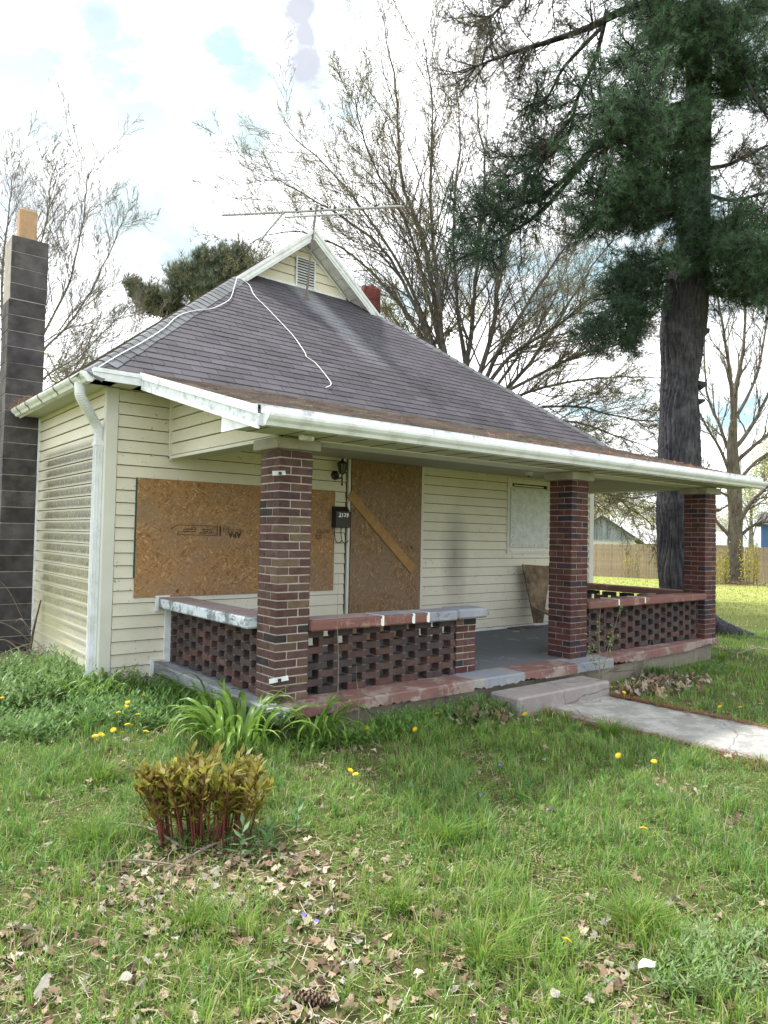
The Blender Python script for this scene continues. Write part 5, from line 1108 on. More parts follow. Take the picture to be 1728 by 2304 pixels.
def litter_d(x, y):
    f = .5+.5*sn(x*1.1, y*1.1, 4.); v = np.clip(f-.62, 0, 1)*1.6
    dx, dy = x-LC[0], y-LC[1]; v += 1.7*np.exp(-((dx*RT[0]+dy*RT[1])/.55)**2-((dx*FW[0]+dy*FW[1])/.30)**2)
    dd = np.hypot(x-CAM[0], y-CAM[1]); v += .75*np.clip((3.9-dd)/.9, 0, 1)*np.clip(.6+.7*sn(x*2.3, y*2.3, 1.), 0, 1)
    v += .9*np.exp(-(((x-1.95)/.35)**2+((y+.5)/.22)**2)); v += 1.2*np.exp(-(((x-4.6)/.55)**2+((y+.55)/.25)**2)); return np.clip(v, 0, 1.3)
gr = np.random.default_rng(77)
def grass(name, n, d0, d1, h0, h1, w, p, label_kind=None, cover=.72):
    x, y, d = scatter(n, d0, d1, gr, p); tuft = sn(x*2.1, y*2.1, 7.); L = litter_d(x, y); keep = gr.random(len(x)) < np.clip(cover+.45*tuft-.75*L, .04, 1)
    x, y, d, tuft = x[keep], y[keep], d[keep], tuft[keep]; N = len(x)
    cl = gr.random(N) < .55; gx = np.round(x*9)/9+.05*np.sin(np.round(x*9)*7.7+np.round(y*9)*3.3); gy = np.round(y*9)/9+.05*np.cos(np.round(x*9)*5.1-np.round(y*9)*9.1)
    rx = np.where(cl, gx+(x-gx)*.42, x); ry = np.where(cl, gy+(y-gy)*.42, y)
    hv = (h0+(h1-h0)*np.clip(.35+.5*sn(gx*3.3, gy*3.3, 2.)+.3*tuft, 0, 1.2))*gr.uniform(.55, 1.25, N); shade_ = sn(rx*.8, ry*.8, 3.)
    P = np.stack([rx, ry, gz(rx, ry)-.006], 1); az = np.where(cl, np.arctan2(ry-gy, rx-gx)+gr.normal(0, .5, N), gr.uniform(0, 6.28, N))
    V, F4, F3 = blades(P, az, hv, w*gr.uniform(.7, 1.4, N), gr.uniform(.05, .5, N), gr.uniform(.05, .6, N), gr)
    a = np.array([.155, .31, .05]); b = np.array([.11, .25, .075]); y_ = np.array([.27, .38, .075]); s_ = np.array([.5, .44, .27])
    t = np.clip(.5+.5*shade_+gr.normal(0, .25, N), 0, 1)[:, None]; c = a*(1-t)+b*t
    ty = (gr.random(N) < (.36+.35*np.clip((d-12)/8, 0, 1)+.25*(d < 3.6)))[:, None]; c = np.where(ty, y_*gr.uniform(.8, 1.1, (N, 1)), c); c = np.where((gr.random(N) < .10+.1*np.clip((d-12)/8, 0, 1))[:, None], s_*gr.uniform(.6, 1.1, (N, 1)), c); c = c*gr.uniform(.8, 1.25, (N, 1))  # extra yellow blades up close and far off paint in the sunlit grass
    np_mesh(name, V, [F4, F3], MAT['veg'], np.repeat(c, 5, 0), kind='stuff'); print(name, N)
grass('lawn_grass', 240000, 2.0, 6.5, .04, .165, .004, 1.25, cover=.72)
grass('lawn_grass', 190000, 6.0, 15, .04, .15, .0065, 1.1, cover=.85)
grass('far_lawn_grass', 110000, 14, 42, .04, .09, .018, 1.2, cover=.9)
# low broadleaf cover (chickweed and clover)
def broadleaf(n, d0, d1, s):
    x, y, d = scatter(n, d0, d1, gr, 1.2); f = sn(x*1.6, y*1.6, 5.); keep = gr.random(len(x)) < np.clip(.35+.75*f-.5*litter_d(x, y), .03, 1); x, y, d = x[keep], y[keep], d[keep]; N = len(x)
    P = np.stack([x, y, gz(x, y)+gr.uniform(.005, .055, N)], 1); a = gr.uniform(0, 6.28, N); D = np.stack([np.cos(a), np.sin(a), gr.uniform(-.3, .5, N)], 1); D = nrm(D); Nn = nrm(np.stack([gr.normal(0, .35, N), gr.normal(0, .35, N), np.ones(N)], 1))
    V, F = leaves(P, D, Nn, s*gr.uniform(.6, 1.4, N), s*.75*gr.uniform(.6, 1.2, N)); t = np.clip(.5+.6*sn(x*2.9, y*2.9, 8.), 0, 1)[:, None]
    c = (np.array([.15, .255, .06])*(1-t)+np.array([.22, .30, .085])*t)*gr.uniform(.7, 1.2, (N, 1)); np_mesh('clover_leaves', V, [F], MAT['veg'], np.repeat(c, 4, 0), kind='stuff'); print('broad', N)
broadleaf(190000, 2.0, 6.5, .0135); broadleaf(88000, 6, 14, .022)
# dead oak leaves: lobed, curled
def oakleaf(seed):
    rr = np.random.default_rng(seed); n = 26; t = np.linspace(0, 2*math.pi, n, endpoint=False); lob = np.where(np.arange(n) % 4 < 2, 1.12, .62)*(.8+.3*np.abs(np.sin(t)))
    x = np.cos(t)*.5; y = np.sin(t)*.36*lob*(1+rr.normal(0, .14, n)); z = 1.0*y**2+.10*np.sin(x*5+seed)+rr.normal(0, .04, n); return np.concatenate([[[0, 0, -.03]], np.stack([x, y, z], 1)])
def litter(name, x, y, size, zoff=.0, flat=.35):
    N = len(x); out = []; FF = []; cc = []; k0 = 0; pal = np.array([(.32, .24, .16), (.40, .31, .22), (.21, .14, .09), (.46, .39, .30), (.14, .09, .06), (.33, .30, .26), (.27, .19, .125)])
    var = gr.integers(0, 5, N)
    for v in range(5):
        i = np.where(var == v)[0]; T = oakleaf(v); m = len(i); a = gr.uniform(0, 6.28, m); ti = gr.normal(0, flat, (m, 2)); ca, sa = np.cos(a), np.sin(a); s = size*gr.uniform(.55, 1.25, m)
        X = T[None, :, 0]*s[:, None]; Y = T[None, :, 1]*s[:, None]; Z = T[None, :, 2]*s[:, None]*gr.choice([-1, 1], m)[:, None]*gr.uniform(.3, 1.4, m)[:, None]
        Z = Z+X*ti[:, :1]+Y*ti[:, 1:]; Z = Z-Z.min(1, keepdims=True)*.8
        xx = x[i][:, None]+X*ca[:, None]-Y*sa[:, None]; yy = y[i][:, None]+X*sa[:, None]+Y*ca[:, None]; zz_ = gz(x[i], y[i])[:, None]+zoff+Z+gr.uniform(0, .025, m)[:, None]
        V = np.stack([xx, yy, zz_], 2); nv = T.shape[0]; base = k0+np.arange(m)[:, None]*nv; 
        for j in range(nv-1): FF.append(base+np.array([[0, 1+j, 1+(j+1) % (nv-1)]]))
        k0 += m*nv; out.append(V.reshape(-1, 3)); cc.append(np.repeat(pal[gr.integers(0, 7, m)]*gr.uniform(.7, 1.25, (m, 1)), nv, 0))
    np_mesh(name, np.concatenate(out), [np.concatenate(FF)], MAT['litter'], np.concatenate(cc), kind='stuff')
x, y, d = scatter(44000, 2.0, 8, gr, 1.2); k = gr.random(len(x)) < litter_d(x, y)*.62; litter('leaf_litter', x[k], y[k], .041, -.008, .3); print('litter', k.sum())
x, y, d = scatter(2600, 2.0, 16, gr, 1.3); k = gr.random(len(x)) < .25; litter('leaf_litter', x[k], y[k], .05, .02)
# dark curled litter beside the step
x = gr.normal(4.65, .38, 380); y = gr.normal(-.62, .16, 380); k = ~blocked(x, y); litter('leaf_litter', x[k], y[k], .07, .005, .6)
x = gr.normal(1.9, .22, 160); y = gr.normal(-.48, .12, 160); k = ~blocked(x, y); litter('leaf_litter', x[k], y[k], .07, .005, .6)
# fallen pine needles along the walk and straw
def straw(name, x, y, z, L, w, pal, flat=.12):
    N = len(x); P = np.stack([x, y, z], 1); a = gr.uniform(0, 6.28, N); D = np.stack([np.cos(a), np.sin(a), gr.normal(0, flat, N)], 1); S = np.stack([-np.sin(a), np.cos(a), np.zeros(N)], 1); L_ = (L*gr.uniform(.5, 1.3, N))[:, None]
    V = np.stack([P-S*w/2, P+S*w/2, P+D*L_+S*w/2, P+D*L_-S*w/2], 1).reshape(-1, 3); F = np.arange(N)[:, None]*4+np.array([[0, 1, 2, 3]]); pal = np.array(pal); c = pal[gr.integers(0, len(pal), N)]*gr.uniform(.7, 1.2, (N, 1)); return np_mesh(name, V, [F], MAT['litter'], np.repeat(c, 4, 0), kind='stuff')
n = 14000; y = gr.uniform(-6, -.55, n); x = np.where(gr.random(n) < .62, WX1+np.abs(gr.normal(0, .09, n))-.03, WX0-np.abs(gr.normal(0, .06, n))+.02); straw('pine_needle_litter', x, y, gz(x, y)+gr.uniform(.002, .035, n)+np.where((x > WX0) & (x < WX1), .03, 0), .08, .0035, [(.26, .11, .06), (.33, .17, .1), (.18, .09, .06)])
x, y, d = scatter(33000, 2, 9, gr, 1.2); k = gr.random(len(x)) < .3+.7*litter_d(x, y); x, y = x[k], y[k]; straw('dry_thatch', x, y, gz(x, y)+gr.uniform(0, .02, len(x)), .09, .003, [(.45, .38, .26), (.36, .27, .17), (.5, .45, .35)])
n = 5200; x = np.concatenate([gr.normal(c, s, m) for c, s, m in ((4.1, .35, 1400), (5.5, .25, 1300), (3.3, .5, 700), (6.5, .5, 1500), (2.3, .4, 300))]); k = gr.random(5200) < .38; x = np.round(x[k]*3)/3+gr.normal(0, .07, k.sum()); y = -.43+gr.random(len(x))*.12; straw('pine_needle_litter', x, y, 2.262+(y+.44)*.26+gr.exponential(.010, len(x)), .07, .004, [(.3, .13, .08), (.36, .2, .12), (.22, .1, .07)], .3)
n = 700; y = gr.uniform(3.9, 4.95, n); x = -.97+gr.normal(0, .035, n); straw('pine_needle_litter', x, y, 2.84+gr.exponential(.015, 700), .08, .004, [(.24, .13, .08), (.3, .2, .12)], .3)
# tall leafy weeds in the bed along the left wall
def weeds(n, region, hmin, hmax, name='weed_bed', cols=((.12, .24, .05), (.17, .29, .07)), LL=.085):
    V_all, F_all, c_all, S = [], [], [], []; x, y = region(n); k = ~blocked(x, y); x, y = x[k], y[k]; n = len(x); print(name, n)
    if not n: return
    h = gr.uniform(hmin, hmax, n); P = []; D = []; Nn = []; L = []; cc = []
    lx, ly = gr.normal(0, .22, n), gr.normal(0, .22, n)
    for j in range(9):
        t = (j+1)/9; z = gz(x, y)+h*t; a = gr.uniform(0, 6.28, n); P.append(np.stack([x+lx*h*t, y+ly*h*t, z], 1)); el = .25+.9*t**2; D.append(nrm(np.stack([np.cos(a), np.sin(a), el*gr.uniform(.5, 1.3, n)], 1))); Nn.append(nrm(np.stack([-np.cos(a)*el, -np.sin(a)*el, np.ones(n)], 1)+gr.normal(0, .2, (n, 3)))); L.append(LL*gr.uniform(.6, 1.2, n)*(1.15-.5*t)); m_ = gr.random((n, 1)); cc.append((np.array(cols[0])*(1-m_)+np.array(cols[1])*m_)*(.8+.4*t))
    P, D, Nn, L, cc = map(np.concatenate, (P, D, Nn, L, cc)); V, F = leaves(P, D, Nn, L, L*.26); np_mesh(name, V, [F], MAT['veg'], np.repeat(cc, 4, 0), kind='stuff')
def reg(pxs):   # polygon in ground px -> random points
    pts = np.array([at(a, b, 2, -.3)[:2] for a, b in pxs])
    def f(n):
        i = gr.integers(0, len(pts)-1, n); u, v = gr.random(n), gr.random(n); c = pts.mean(0); a = pts[i]; b = pts[i+1]; r = np.sqrt(u)[:, None]; q = c*(1-r)+(a*(1-v[:, None])+b*v[:, None])*r; return q[:, 0], q[:, 1]
    return f
weeds(1500, reg([(-60, 1560), (-40, 1680), (200, 1670), (420, 1660), (620, 1650), (560, 1600), (400, 1560), (230, 1545), (100, 1530), (-60, 1560)]), .05, .19, LL=.085, cols=((.085, .18, .045), (.17, .29, .08)))
weeds(500, reg([(-60, 1520), (-60, 1610), (160, 1600), (330, 1590), (230, 1535), (100, 1520), (-60, 1520)]), .12, .27, LL=.11, cols=((.08, .17, .04), (.19, .28, .09)))
weeds(520, lambda n: (gr.uniform(.8, 2.2, n), -.27-np.abs(gr.normal(0, .2, n))), .05, .14, LL=.06, cols=((.10, .20, .055), (.15, .26, .07)))
weeds(420, reg([(1380, 1510), (1500, 1540), (1640, 1520), (1620, 1480), (1520, 1490), (1380, 1510)]), .05, .16, LL=.06, cols=((.10, .20, .055), (.15, .26, .07)))
weeds(260, lambda n: (gr.uniform(-.1, 1.2, n), gr.uniform(-.62, -.26, n)), .05, .14, LL=.06)

def lawnreg(n):
    x, y, d = scatter(n, 2.2, 11, gr, 1.2); k = sn(x*1.9, y*1.9, 6.) > .1; return x[k], y[k]
weeds(2600, lawnreg, .03, .085, 'lawn_weeds', ((.12, .22, .06), (.22, .33, .10)), .05)
weeds(160, reg([(1440, 2240), (1700, 2260), (1728, 2130), (1560, 2100), (1440, 2240)]), .05, .12, 'clover_patch', ((.17, .27, .10), (.24, .34, .14)), .045)
# grass tussocks that stand out
def tussock(x, y, n, h, label, cols, spread=.09, w=.005):
    a = gr.uniform(0, 6.28, n); r = np.abs(gr.normal(0, spread*.5, n)); P = np.stack([x+np.cos(a)*r, y+np.sin(a)*r, np.full(n, float(gz(x, y)))-.01], 1)
    V, F4, F3 = blades(P, a+gr.normal(0, .3, n), h*gr.uniform(.6, 1.15, n), np.full(n, w), gr.uniform(.15, .7, n), gr.uniform(.1, .7, n), gr); c = np.array(cols)[gr.integers(0, len(cols), n)]*gr.uniform(.8, 1.2, (n, 1))
    o = np_mesh('grass_tussock', V, [F4, F3], MAT['veg'], np.repeat(c, 5, 0)); tag(o, label, 'grass clump', 'grass clumps standing above the lawn')
GC = [(.11, .23, .03), (.15, .28, .04), (.24, .3, .06)]
for px_, py_, n, h, lab in ((205, 1905, 260, .16, 'bright grass clump left of the reddish shrub'), (1440, 2105, 330, .15, 'dense bright grass clump in the foreground at right'), (1080, 2170, 140, .16, 'yellow-green grass clump right of centre near the bottom edge'), (1370, 1660, 200, .2, 'tall thin grass clump growing at the left edge of the walk'), (1160, 1590, 200, .14, 'dark grass clump at the foot of the concrete step'), (1470, 1525, 230, .2, 'dark grass clump against the porch foundation under the right screen wall'), (1570, 1510, 120, .16, 'small grass clump at the right end of the porch foundation'), (1625, 1490, 160, .2, 'pale yellow-green grass clump just beyond the right end of the porch'), (440, 2080, 160, .12, 'low grass clump in front of the leaf litter'), (1000, 1900, 200, .16, 'arching grass clump in the middle of the lawn'), (230, 1760, 260, .15, 'long soft grass clump in the left lawn'), (1560, 1720, 140, .11, 'grass clump against the left edge of the walk at far right'), (900, 2050, 160, .13, 'grass clump in the lower middle lawn')):
    q = at(px_, py_, 2, -.3); tussock(q[0], q[1], n, h, lab, GC if 'dark' not in lab else [(.06, .13, .03), (.08, .17, .035)], .13 if n > 200 else .08)
# day lilies: every strap leaf is an object
def strap_mesh(k):
    rr = random.Random(k); n = 9; L = 1.0; m = MB(); droop = rr.uniform(.7, 1.9); x = z = 0; a = rr.uniform(1.15, 1.45)
    for i in range(n+1):
        t = i/n; w = .030*(1-t**2.2)*(.7+.6*math.sin(min(1, t*2.2)*math.pi/2)); m.v += [(x, -w, z+.008*(1-t)), (x, 0, z-.006), (x, w, z+.008*(1-t))]
        if i: b = 3*(i-1); m.f += [(b, b+3, b+4, b+1), (b+1, b+4, b+5, b+2)]
        x += math.cos(a)*L/n; z += math.sin(a)*L/n; a -= droop*(t*1.7+.15)*.32
    me = bpy.data.meshes.new('leaf'); me.from_pydata(m.v, [], m.f); me.materials.append(LILY); 
    for p in me.polygons: p.use_smooth = True
    return me
LILY = leafmat('daylily_leaf', (.10, .20, .03), (.20, .32, .06), .4, .4, 9)
SM = [strap_mesh(k) for k in range(8)]
for px_, py_, n, L0, sp, lab in ((540, 1690, 130, .6, .28, 'large day lily clump at the foot of the near left pillar'), (705, 1680, 60, .50, .17, 'day lily clump to the right of the near left pillar'), (472, 1622, 20, .52, .07, 'spiky day lily clump halfway along the left porch ledge'), (415, 1592, 14, .46, .06, 'small spiky day lily near the house end of the left porch ledge'), (215, 1590, 50, .46, .2, 'day lily clump at the foot of the white downspout'), (300, 1585, 12, .3, .1, 'small dark leaved lily in front of the corner siding')):
    q = at(px_, py_, 2, -.3); z = float(gz(q[0], q[1])); t = thing('day_lily', lab, 'plant', (q[0], q[1], z), 'day lilies along the porch and wall')
    for i in range(n):
        a = gr.uniform(0, 6.28); r = sp*math.sqrt(gr.random()); o = link('leaf', SM[gr.integers(8)], t, (q[0]+math.cos(a)*r, q[1]+math.sin(a)*r, z-.01), (gr.normal(0, .15), gr.normal(0, .18)+.1*(r/sp), a+gr.normal(0, .6))); s = L0*gr.uniform(.65, 1.2); o.scale = (s, s*.9, s)
# reddish shoots shrub
q = at(484, 1903, 2, -.3); bx_, by_ = float(q[0]), float(q[1])+.12
SHL = leafmat('olive_red_leaf', (.17, .10, .03), (.32, .33, .06), .45, .45, 14); SHS = simple('red_stem', (.13, .035, .025), .6, .3, 20, 0)
sh = thing('peony_shoots', 'clump of upright red stems with olive and bronze young leaves in the front lawn', 'shrub', (bx_, by_, -.3))
for i in range(72):
    u, v = gr.uniform(-1, 1), gr.uniform(-1, 1); x = bx_+RT[0]*u*.235+FW[0]*v*.13; y = by_+RT[1]*u*.235+FW[1]*v*.14; h = gr.uniform(.25, .42)*(1-.12*abs(u)); lx, ly = RT[0]*u*.10+gr.normal(0, .03), RT[1]*u*.10+gr.normal(0, .03)
    z = float(gz(x, y)); tp_ = Vector((x+lx, y+ly, z+h)); st_ = MB().tube([(x, y, z-.01), (x+lx*.35, y+ly*.35, z+h*.5), tuple(tp_)], [.0052, .0045, .003], 5).build('stem', SHS, sh)
    P, D, Nn, L = [], [], [], []
    for j in range(26):
        t = gr.uniform(.5, 1.08) if j > 3 else gr.uniform(.3, .6); a = gr.uniform(0, 6.28); P.append((x+lx*t, y+ly*t, z+h*min(t, 1.0))); e = gr.uniform(.1, 2.2); dd = nrm(np.array([math.cos(a), math.sin(a), e])); P[-1] = tuple(np.array(P[-1])+dd*gr.uniform(0, .04)); D.append(dd); Nn.append(nrm(np.array([-math.cos(a)*e, -math.sin(a)*e, 1])+gr.normal(0, .3, 3))); L.append(gr.uniform(.045, .085))
    P, D, Nn, L = map(np.array, (P, D, Nn, L)); V, Fq = leaves(P, D, Nn, L, L*.42); np_mesh('leaf_cluster', V, [Fq], SHL, parent=st_, kind='stuff')
# leafy seedlings
SG = leafmat('seedling_leaf', (.10, .19, .09), (.16, .27, .12), .35, .45, 12)
for (px_, py_, h, lab) in ((540, 1945, .19, 'seedling with long grey-green leaves in front of the reddish shoots'), (600, 1925, .14, 'shorter seedling with long leaves right of the reddish shoots'), (665, 1880, .15, 'seedling with narrow leaves beside the lawn right of the reddish shoots')):
    q = at(px_, py_, 2, -.3); t = thing('seedling', lab, 'plant', tuple(q), 'long leaved seedlings by the shoots'); MB().tube([tuple(q), (q[0]+.01, q[1], q[2]+h)], [.0035, .002], 5).build('stem', SG, t)
    for j in range(12):
        tt = .25+.75*j/11; a = j*2.4; e = .1+1.3*tt**3; D = nrm(np.array([math.cos(a), math.sin(a), e])); V, Fq = leaves(np.array([[q[0]+.01*tt, q[1], q[2]+h*tt]]), D[None], nrm(np.array([[-math.cos(a)*e, -math.sin(a)*e, 1.]])), np.array([.095*(1.1-.4*tt)]), np.array([.024])); np_mesh('leaf', V, [Fq], SG, parent=t)
# sapling and bare stems in front of the screens
q = np.array([float(at(1345, 1560, 2, -.3)[0])+.0, -.42, -.3]); sp_ = thing('sapling', 'thin leafy sapling in front of the right openwork brick wall', 'plant', tuple(q)); SPL = leafmat('sapling_leaf', (.17, .27, .06), (.27, .34, .1), .45, .5, 12)
for (ex, ez, r) in ((.05, .98, .006), (.42, .92, .005), (-.12, .62, .004), (.3, .6, .004)):
    pts = smooth([tuple(q), (q[0]+ex*.3, q[1]+.02, q[2]+ez*.4), (q[0]+ex*.8, q[1]+.04, q[2]+ez*.75), (q[0]+ex, q[1]+.03, q[2]+ez)]); so2 = MB().tube(pts, [r*(1-.7*i/len(pts)) for i in range(len(pts))], 5).build('stem', MAT['stick'], sp_)
    n = 26; P = np.array([tuple(pts[gr.integers(4, len(pts))]) for _ in range(n)])+gr.normal(0, .025, (n, 3)); D = rdir(n, gr); V, Fq = leaves(P, D, nrm(gr.normal(0, .5, (n, 3))+np.array([0, -.3, 1])), gr.uniform(.03, .06, n), gr.uniform(.02, .035, n)); np_mesh('leaf_cluster', V, [Fq], SPL, parent=so2, kind='stuff')
for (a, b, lab) in (((757, 1640), (762, 1290), 'thin dead stem standing in front of the left openwork brick wall'), ((806, 1625), (803, 1490), 'short dead stem to the right of the tall dead stem by the left openwork wall'), ((1438, 1530), (1470, 1425), 'dry upright weed stalk against the right openwork brick wall')):
    p0, p1 = at(*a, 1, -.3), at(*b, 1, -.2); tag(MB().tube(smooth([tuple(p0), tuple((p0*.6+p1*.4)+np.array([.012, 0, 0])), tuple((p0*.3+p1*.7)-np.array([.008, 0, 0])), tuple(p1)]), [.0045-.0003*i for i in range(13)], 5).build('dead_stem', MAT['stick']), lab, 'stem')
# brush pile by the chimney
bq = at(60, 1505, 2, -.28); bp_ = thing('brush_pile', 'tangle of dead grey branches at the foot of the block chimney', 'branches', tuple(bq))
for k, pts in enumerate([[(65, 1480), (75, 1420), (92, 1350)], [(72, 1448), (40, 1420), (0, 1400), (-40, 1395)], [(72, 1448), (45, 1455), (10, 1470), (-20, 1490)], [(60, 1490), (40, 1460), (10, 1440), (-25, 1445)], [(72, 1440), (50, 1390), (20, 1330), (-10, 1300)], [(70, 1420), (55, 1400), (45, 1392), (35, 1400)], [(60, 1500), (30, 1490), (0, 1500)], [(65, 1480), (90, 1490), (110, 1520)], [(18, 1530), (12, 1490), (20, 1480)], [(70, 1460), (66, 1500), (55, 1530)], [(20, 1540), (50, 1500), (72, 1440)]]):
    pp = [Vector(at(x, y, 1, 4.35+.12*math.sin(k*2+i))) for i, (x, y) in enumerate(pts)]; pp = smooth(pp); r = .02 if k == 0 else random.uniform(.006, .012); o = MB().tube(pp, [r*(1-.6*i/len(pp)) for i in range(len(pp))], 6).build('branch', MAT['stick'] if k else MAT['barkr'], bp_, smooth=True)
m = MB()
for k in range(150):
    p0 = Vector((bq[0]+gr.normal(-.1, .3), bq[1]+gr.normal(-.05, .25), -.3+abs(gr.normal(0, .09)))); d = Vector((gr.normal(0, .22), gr.normal(0, .2), gr.normal(.05, .1))); m.tube([p0, p0+d*.5+Vector((0, 0, .03)), p0+d], [.004, .003, .002], 4)
m.build('twigs', MAT['stick'], bp_, kind='stuff')
# sticks on the lawn
for (pts, r, lab) in (([(1630, 1462), (1660, 1470), (1700, 1458), (1728, 1462)], .014, 'bent grey stick lying on the lawn right of the porch'), ([(370, 1960), (480, 1900), (600, 1860)], .006, 'long thin dry stalk lying across the leaf litter by the shoots'), ([(240, 1850), (330, 1862), (400, 1900)], .008, 'curved dead stick left of the reddish shoots'), ([(180, 1948), (300, 1935), (420, 1950)], .005, 'thin straw coloured stalk in front of the shoots')):
    pp = smooth([Vector(at(x, y, 2, -.27)) for x, y in pts]); tag(MB().tube(pp, r, 6).build('stick', MAT['stick']), lab, 'stick')
# dandelions
YEL = simple('dandelion_yellow', (.75, .52, .02), .6, .12, 60, 0); DST = simple('dandelion_stem', (.2, .3, .08), .6, .2, 20, 0)
def dand_mesh():
    m = MB(); n = 14
    for ring, (r, z, tl) in enumerate(((1, 0, .35), (.72, .12, .55), (.42, .22, .8))):
        for i in range(n):
            a = 2*math.pi*(i+.5*ring)/n; c, s = math.cos(a), math.sin(a); k = len(m.v); w = .16
            m.v += [(c*.1-s*w*.4, s*.1+c*w*.4, z-.05), (c*.1+s*w*.4, s*.1-c*w*.4, z-.05), (c*r+s*w*.6, s*r-c*w*.6, z+tl*.3*r), (c*r-s*w*.6, s*r+c*w*.6, z+tl*.3*r)]; m.f.append((k, k+1, k+2, k+3))
    me = bpy.data.meshes.new('flower_head'); me.from_pydata(m.v, [], m.f); me.materials.append(YEL); return me
ORD = ['first', 'second', 'third', 'fourth', 'fifth', 'sixth', 'seventh', 'eighth', 'ninth', 'tenth', 'eleventh', 'twelfth']
DM = dand_mesh(); stm = MB().tube([(0, 0, 0), (.004, 0, 1)], [.0022, .002], 5).mesh('stem', DST)
for lab, pts in (('yellow dandelion flower in the weedy bed in front of the downspout', [(287, 1580), (283, 1590), (266, 1603), (310, 1608), (322, 1565), (296, 1632), (286, 1630), (255, 1642), (274, 1649), (228, 1653), (214, 1656), (328, 1646)]), ('yellow dandelion flower at the left edge of the picture by the weeds', [(5, 1570)]), ('yellow dandelion flower just behind the reddish shoots', [(395, 1710)]), ('yellow dandelion flower in the grass right of the day lilies', [(826, 1638), (800, 1742), (788, 1733)]), ('yellow dandelion flower between the left openwork wall and the step', [(944, 1603), (985, 1605), (982, 1616), (934, 1641)]), ('yellow dandelion flower close to the left end of the concrete step', [(1194, 1603), (1181, 1607), (1200, 1648)]), ('yellow dandelion flower in the lawn left of the walk', [(1391, 1700), (1471, 1713)]), ('single yellow dandelion flower in the middle of the right lawn', [(1448, 1864)]), ('large yellow dandelion flower near the bottom edge of the lawn', [(1275, 2115)]), ('yellow dandelion flower at the right corner of the step under the sapling', [(1351, 1512), (1359, 1512), (1376, 1547)]), ('yellow dandelion flower in the lawn right of the walk', [(1492, 1548), (1566, 1556), (1639, 1535), (1620, 1590), (1666, 1591), (1712, 1584), (1404, 1558)])):
    for x, y in pts:
        rk_ = sorted(pts).index((x, y)); ll_ = lab if len(pts) == 1 else lab.replace('yellow dandelion flower', f'{ORD[rk_]} dandelion flower from the left')
        h = gr.uniform(.09, .15) if len(pts) < 10 else gr.uniform(.18, .26); p = at(x, y, 2, -.3+h); t = thing('dandelion', ll_, 'flower', (p[0], p[1], -.3), 'dandelions in the lawn'); r = gr.uniform(.019, .026)
        a = link('stem', stm, t, (p[0], p[1], -.31)); a.scale = (1, 1, h+.01); b = link('flower_head', DM, t, tuple(p), (gr.normal(-.25, .25), gr.normal(-.2, .25), gr.uniform(0, 6))); b.scale = (r, r, r)
VIO = simple('violet_petal', (.16, .14, .5), .6, .1, 60, 0)
vm = MB(); 
for i in range(5):
    a = 2*math.pi*i/5; k = len(vm.v); c, s = math.cos(a), math.sin(a); vm.v += [(0, 0, 0), (c*.6-s*.35, s*.6+c*.35, .15), (c, s, .1), (c*.6+s*.35, s*.6-c*.35, .15)]; vm.f.append((k, k+1, k+2, k+3))
vme = bpy.data.meshes.new('violet'); vme.from_pydata(vm.v, [], vm.f); vme.materials.append(VIO)
VP = ((683, 2058), (712, 2072), (470, 2175), (1125, 1720), (1080, 1788), (1160, 1722), (925, 1765), (1182, 1698))
for x, y in ((683, 2058), (712, 2072), (470, 2175), (1125, 1720), (1080, 1788), (1160, 1722), (925, 1765), (1182, 1698)):
    p = at(x, y, 2, -.23); o = link('violet_flower', vme, None, tuple(p), (gr.normal(-.5, .3), gr.normal(-.3, .3), gr.uniform(0, 6))); o.scale = (.012,)*3; tag(o, f'tiny purple violet low in the lawn, {ORD[sorted(VP).index((x, y))]} of eight from the left', 'flower', 'violets in the lawn')
# pine cone
q = at(686, 2248, 2, -.275); pc = thing('pine_cone', 'brown open pine cone lying in the grass at the bottom edge', 'pine cone', tuple(q)); m = MB(); ax = Vector((RT[0], RT[1], -.02)).normalized(); e1 = ax.cross(Vector((0, 0, 1))).normalized(); e2 = ax.cross(e1)
for i in range(86):
    t = i/86; a = i*2.4; rr = .026*math.sin(math.pi*(.12+.82*t))**.7; c = Vector(q)+ax*(t-.5)*.15; o_ = e1*math.cos(a)+e2*math.sin(a); s_d = ax.cross(o_); tipp = c+o_*rr+ax*.014; k = len(m.v)
    m.v += [tuple(c+o_*.004-s_d*.003), tuple(c+o_*.004+s_d*.003), tuple(tipp+s_d*.008), tuple(tipp+o_*.005), tuple(tipp-s_d*.008), tuple(tipp-ax*.004+s_d*.007), tuple(tipp-ax*.004-s_d*.007)]; m.f += [(k, k+1, k+2, k+3, k+4), (k, k+6, k+5, k+1), (k+2, k+5, k+6, k+4, k+3)]
m.build('scales', simple('cone_brown', (.16, .11, .08), .8, .4, 60, .1), pc); MB().tube([Vector(q)-ax*.07, Vector(q)+ax*.07], [.01, .006], 6).build('core', MAT['rot'], pc)
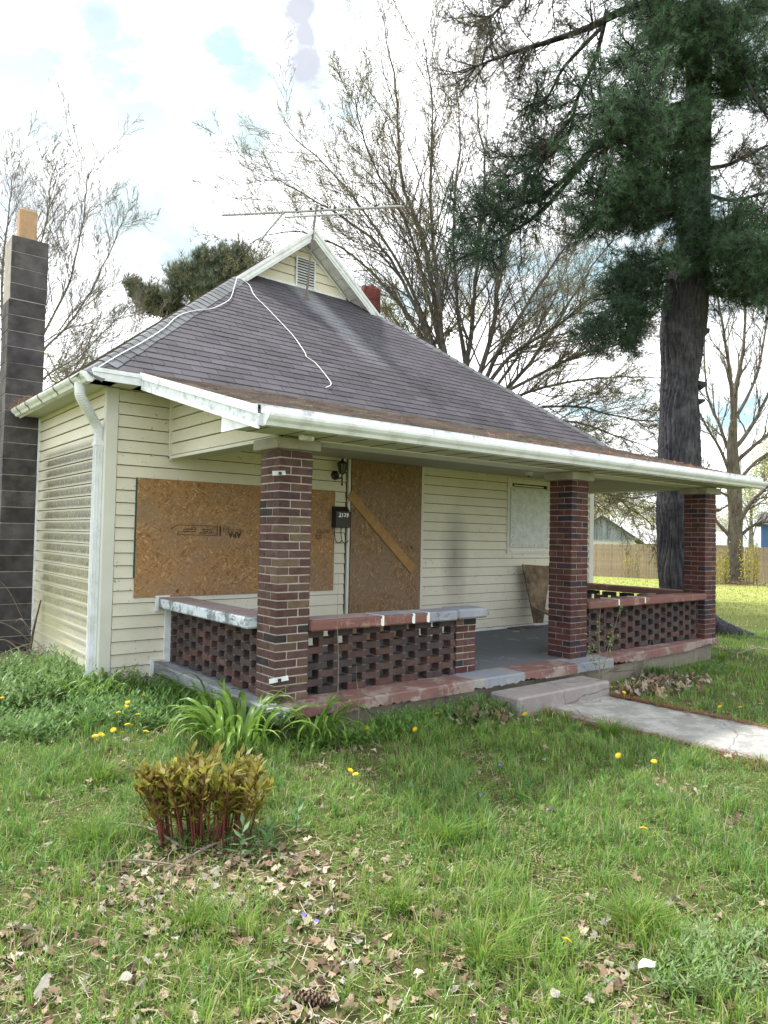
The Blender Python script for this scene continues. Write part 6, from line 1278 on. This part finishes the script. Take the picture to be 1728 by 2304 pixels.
for (x, y, L, lab) in ((1456, 2178, .07, 'white leaf shaped scrap in the foreground grass at right'), (282, 2208, .05, 'pale grey curled leaf in the foreground grass at left'), (1248, 2246, .04, 'small white paper scrap at the bottom edge')):
    q = Vector(at(x, y, 2, -.255)); m = MB(); n = 6
    for i in range(n+1):
        t = i/n; w = .018*math.sin(math.pi*(.06+.9*t)); c = q+Vector(RT)*L*(t-.5)+Vector((0, 0, .02*t+.008*math.sin(t*5))); m.v += [tuple(c-Vector(FW)*w), tuple(c+Vector(FW)*w+Vector((0, 0, .01)))]
        if i: k = 2*i; m.f.append((k-2, k-1, k+1, k))
    tag(m.build('paper_scrap', MAT['paper' if L > .06 else 'capst']), lab, 'scrap')
# yellow shoots round the fence tree
for (x0, x1, lab) in ((1596, 1636, 'yellow leafing shoots left of the fence tree trunk'), (1668, 1706, 'yellow leafing shoots right of the fence tree trunk'), (1405, 1440, 'faint yellow shoots against the fence left of the pine trunk')):
    dpt = 33 if x0 > 1500 else 38; t = thing('spring_shoots', lab, 'shrub', tuple(dep((x0+x1)/2, 1305, dpt)), 'yellow shoots near the fence'); S = []; P = []
    for _ in range(22):
        x = gr.uniform(x0, x1); p0 = dep(x, 1308, dpt); p0[2] = -.6; p1 = dep(x+gr.normal(0, 8), gr.uniform(1205, 1265), dpt); S.append((*p0, *p1, .01, .006)); 
        for _ in range(34 if x0 > 1500 else 8): s = gr.uniform(.15, 1); P.append(p0+(p1-p0)*s+gr.normal(0, .06, 3))
    segmesh('stems', S, MAT['stick'], t, 3, kind='stuff'); P = np.array(P); n = len(P); V, Fq = leaves(P, rdir(n, gr), rdir(n, gr), np.full(n, .09), np.full(n, .06)); np_mesh('leaves', V, [Fq], MAT['buds'], np.repeat(np.array([[.5, .47, .08]])*gr.uniform(.7, 1.2, (n, 1)), 4, 0), t, 'stuff')
q = dep(1650, 1318, 34); x = gr.normal(q[0], 1.3, 900); y = gr.normal(q[1], 1.0, 900); straw('mulch', x, y, gz(x, y)+np.maximum(0, .16-.1*np.hypot(x-q[0], y-q[1]))+gr.uniform(0, .05, 900), .3, .04, [(.3, .2, .12), (.2, .14, .09), (.4, .3, .18)], .15)
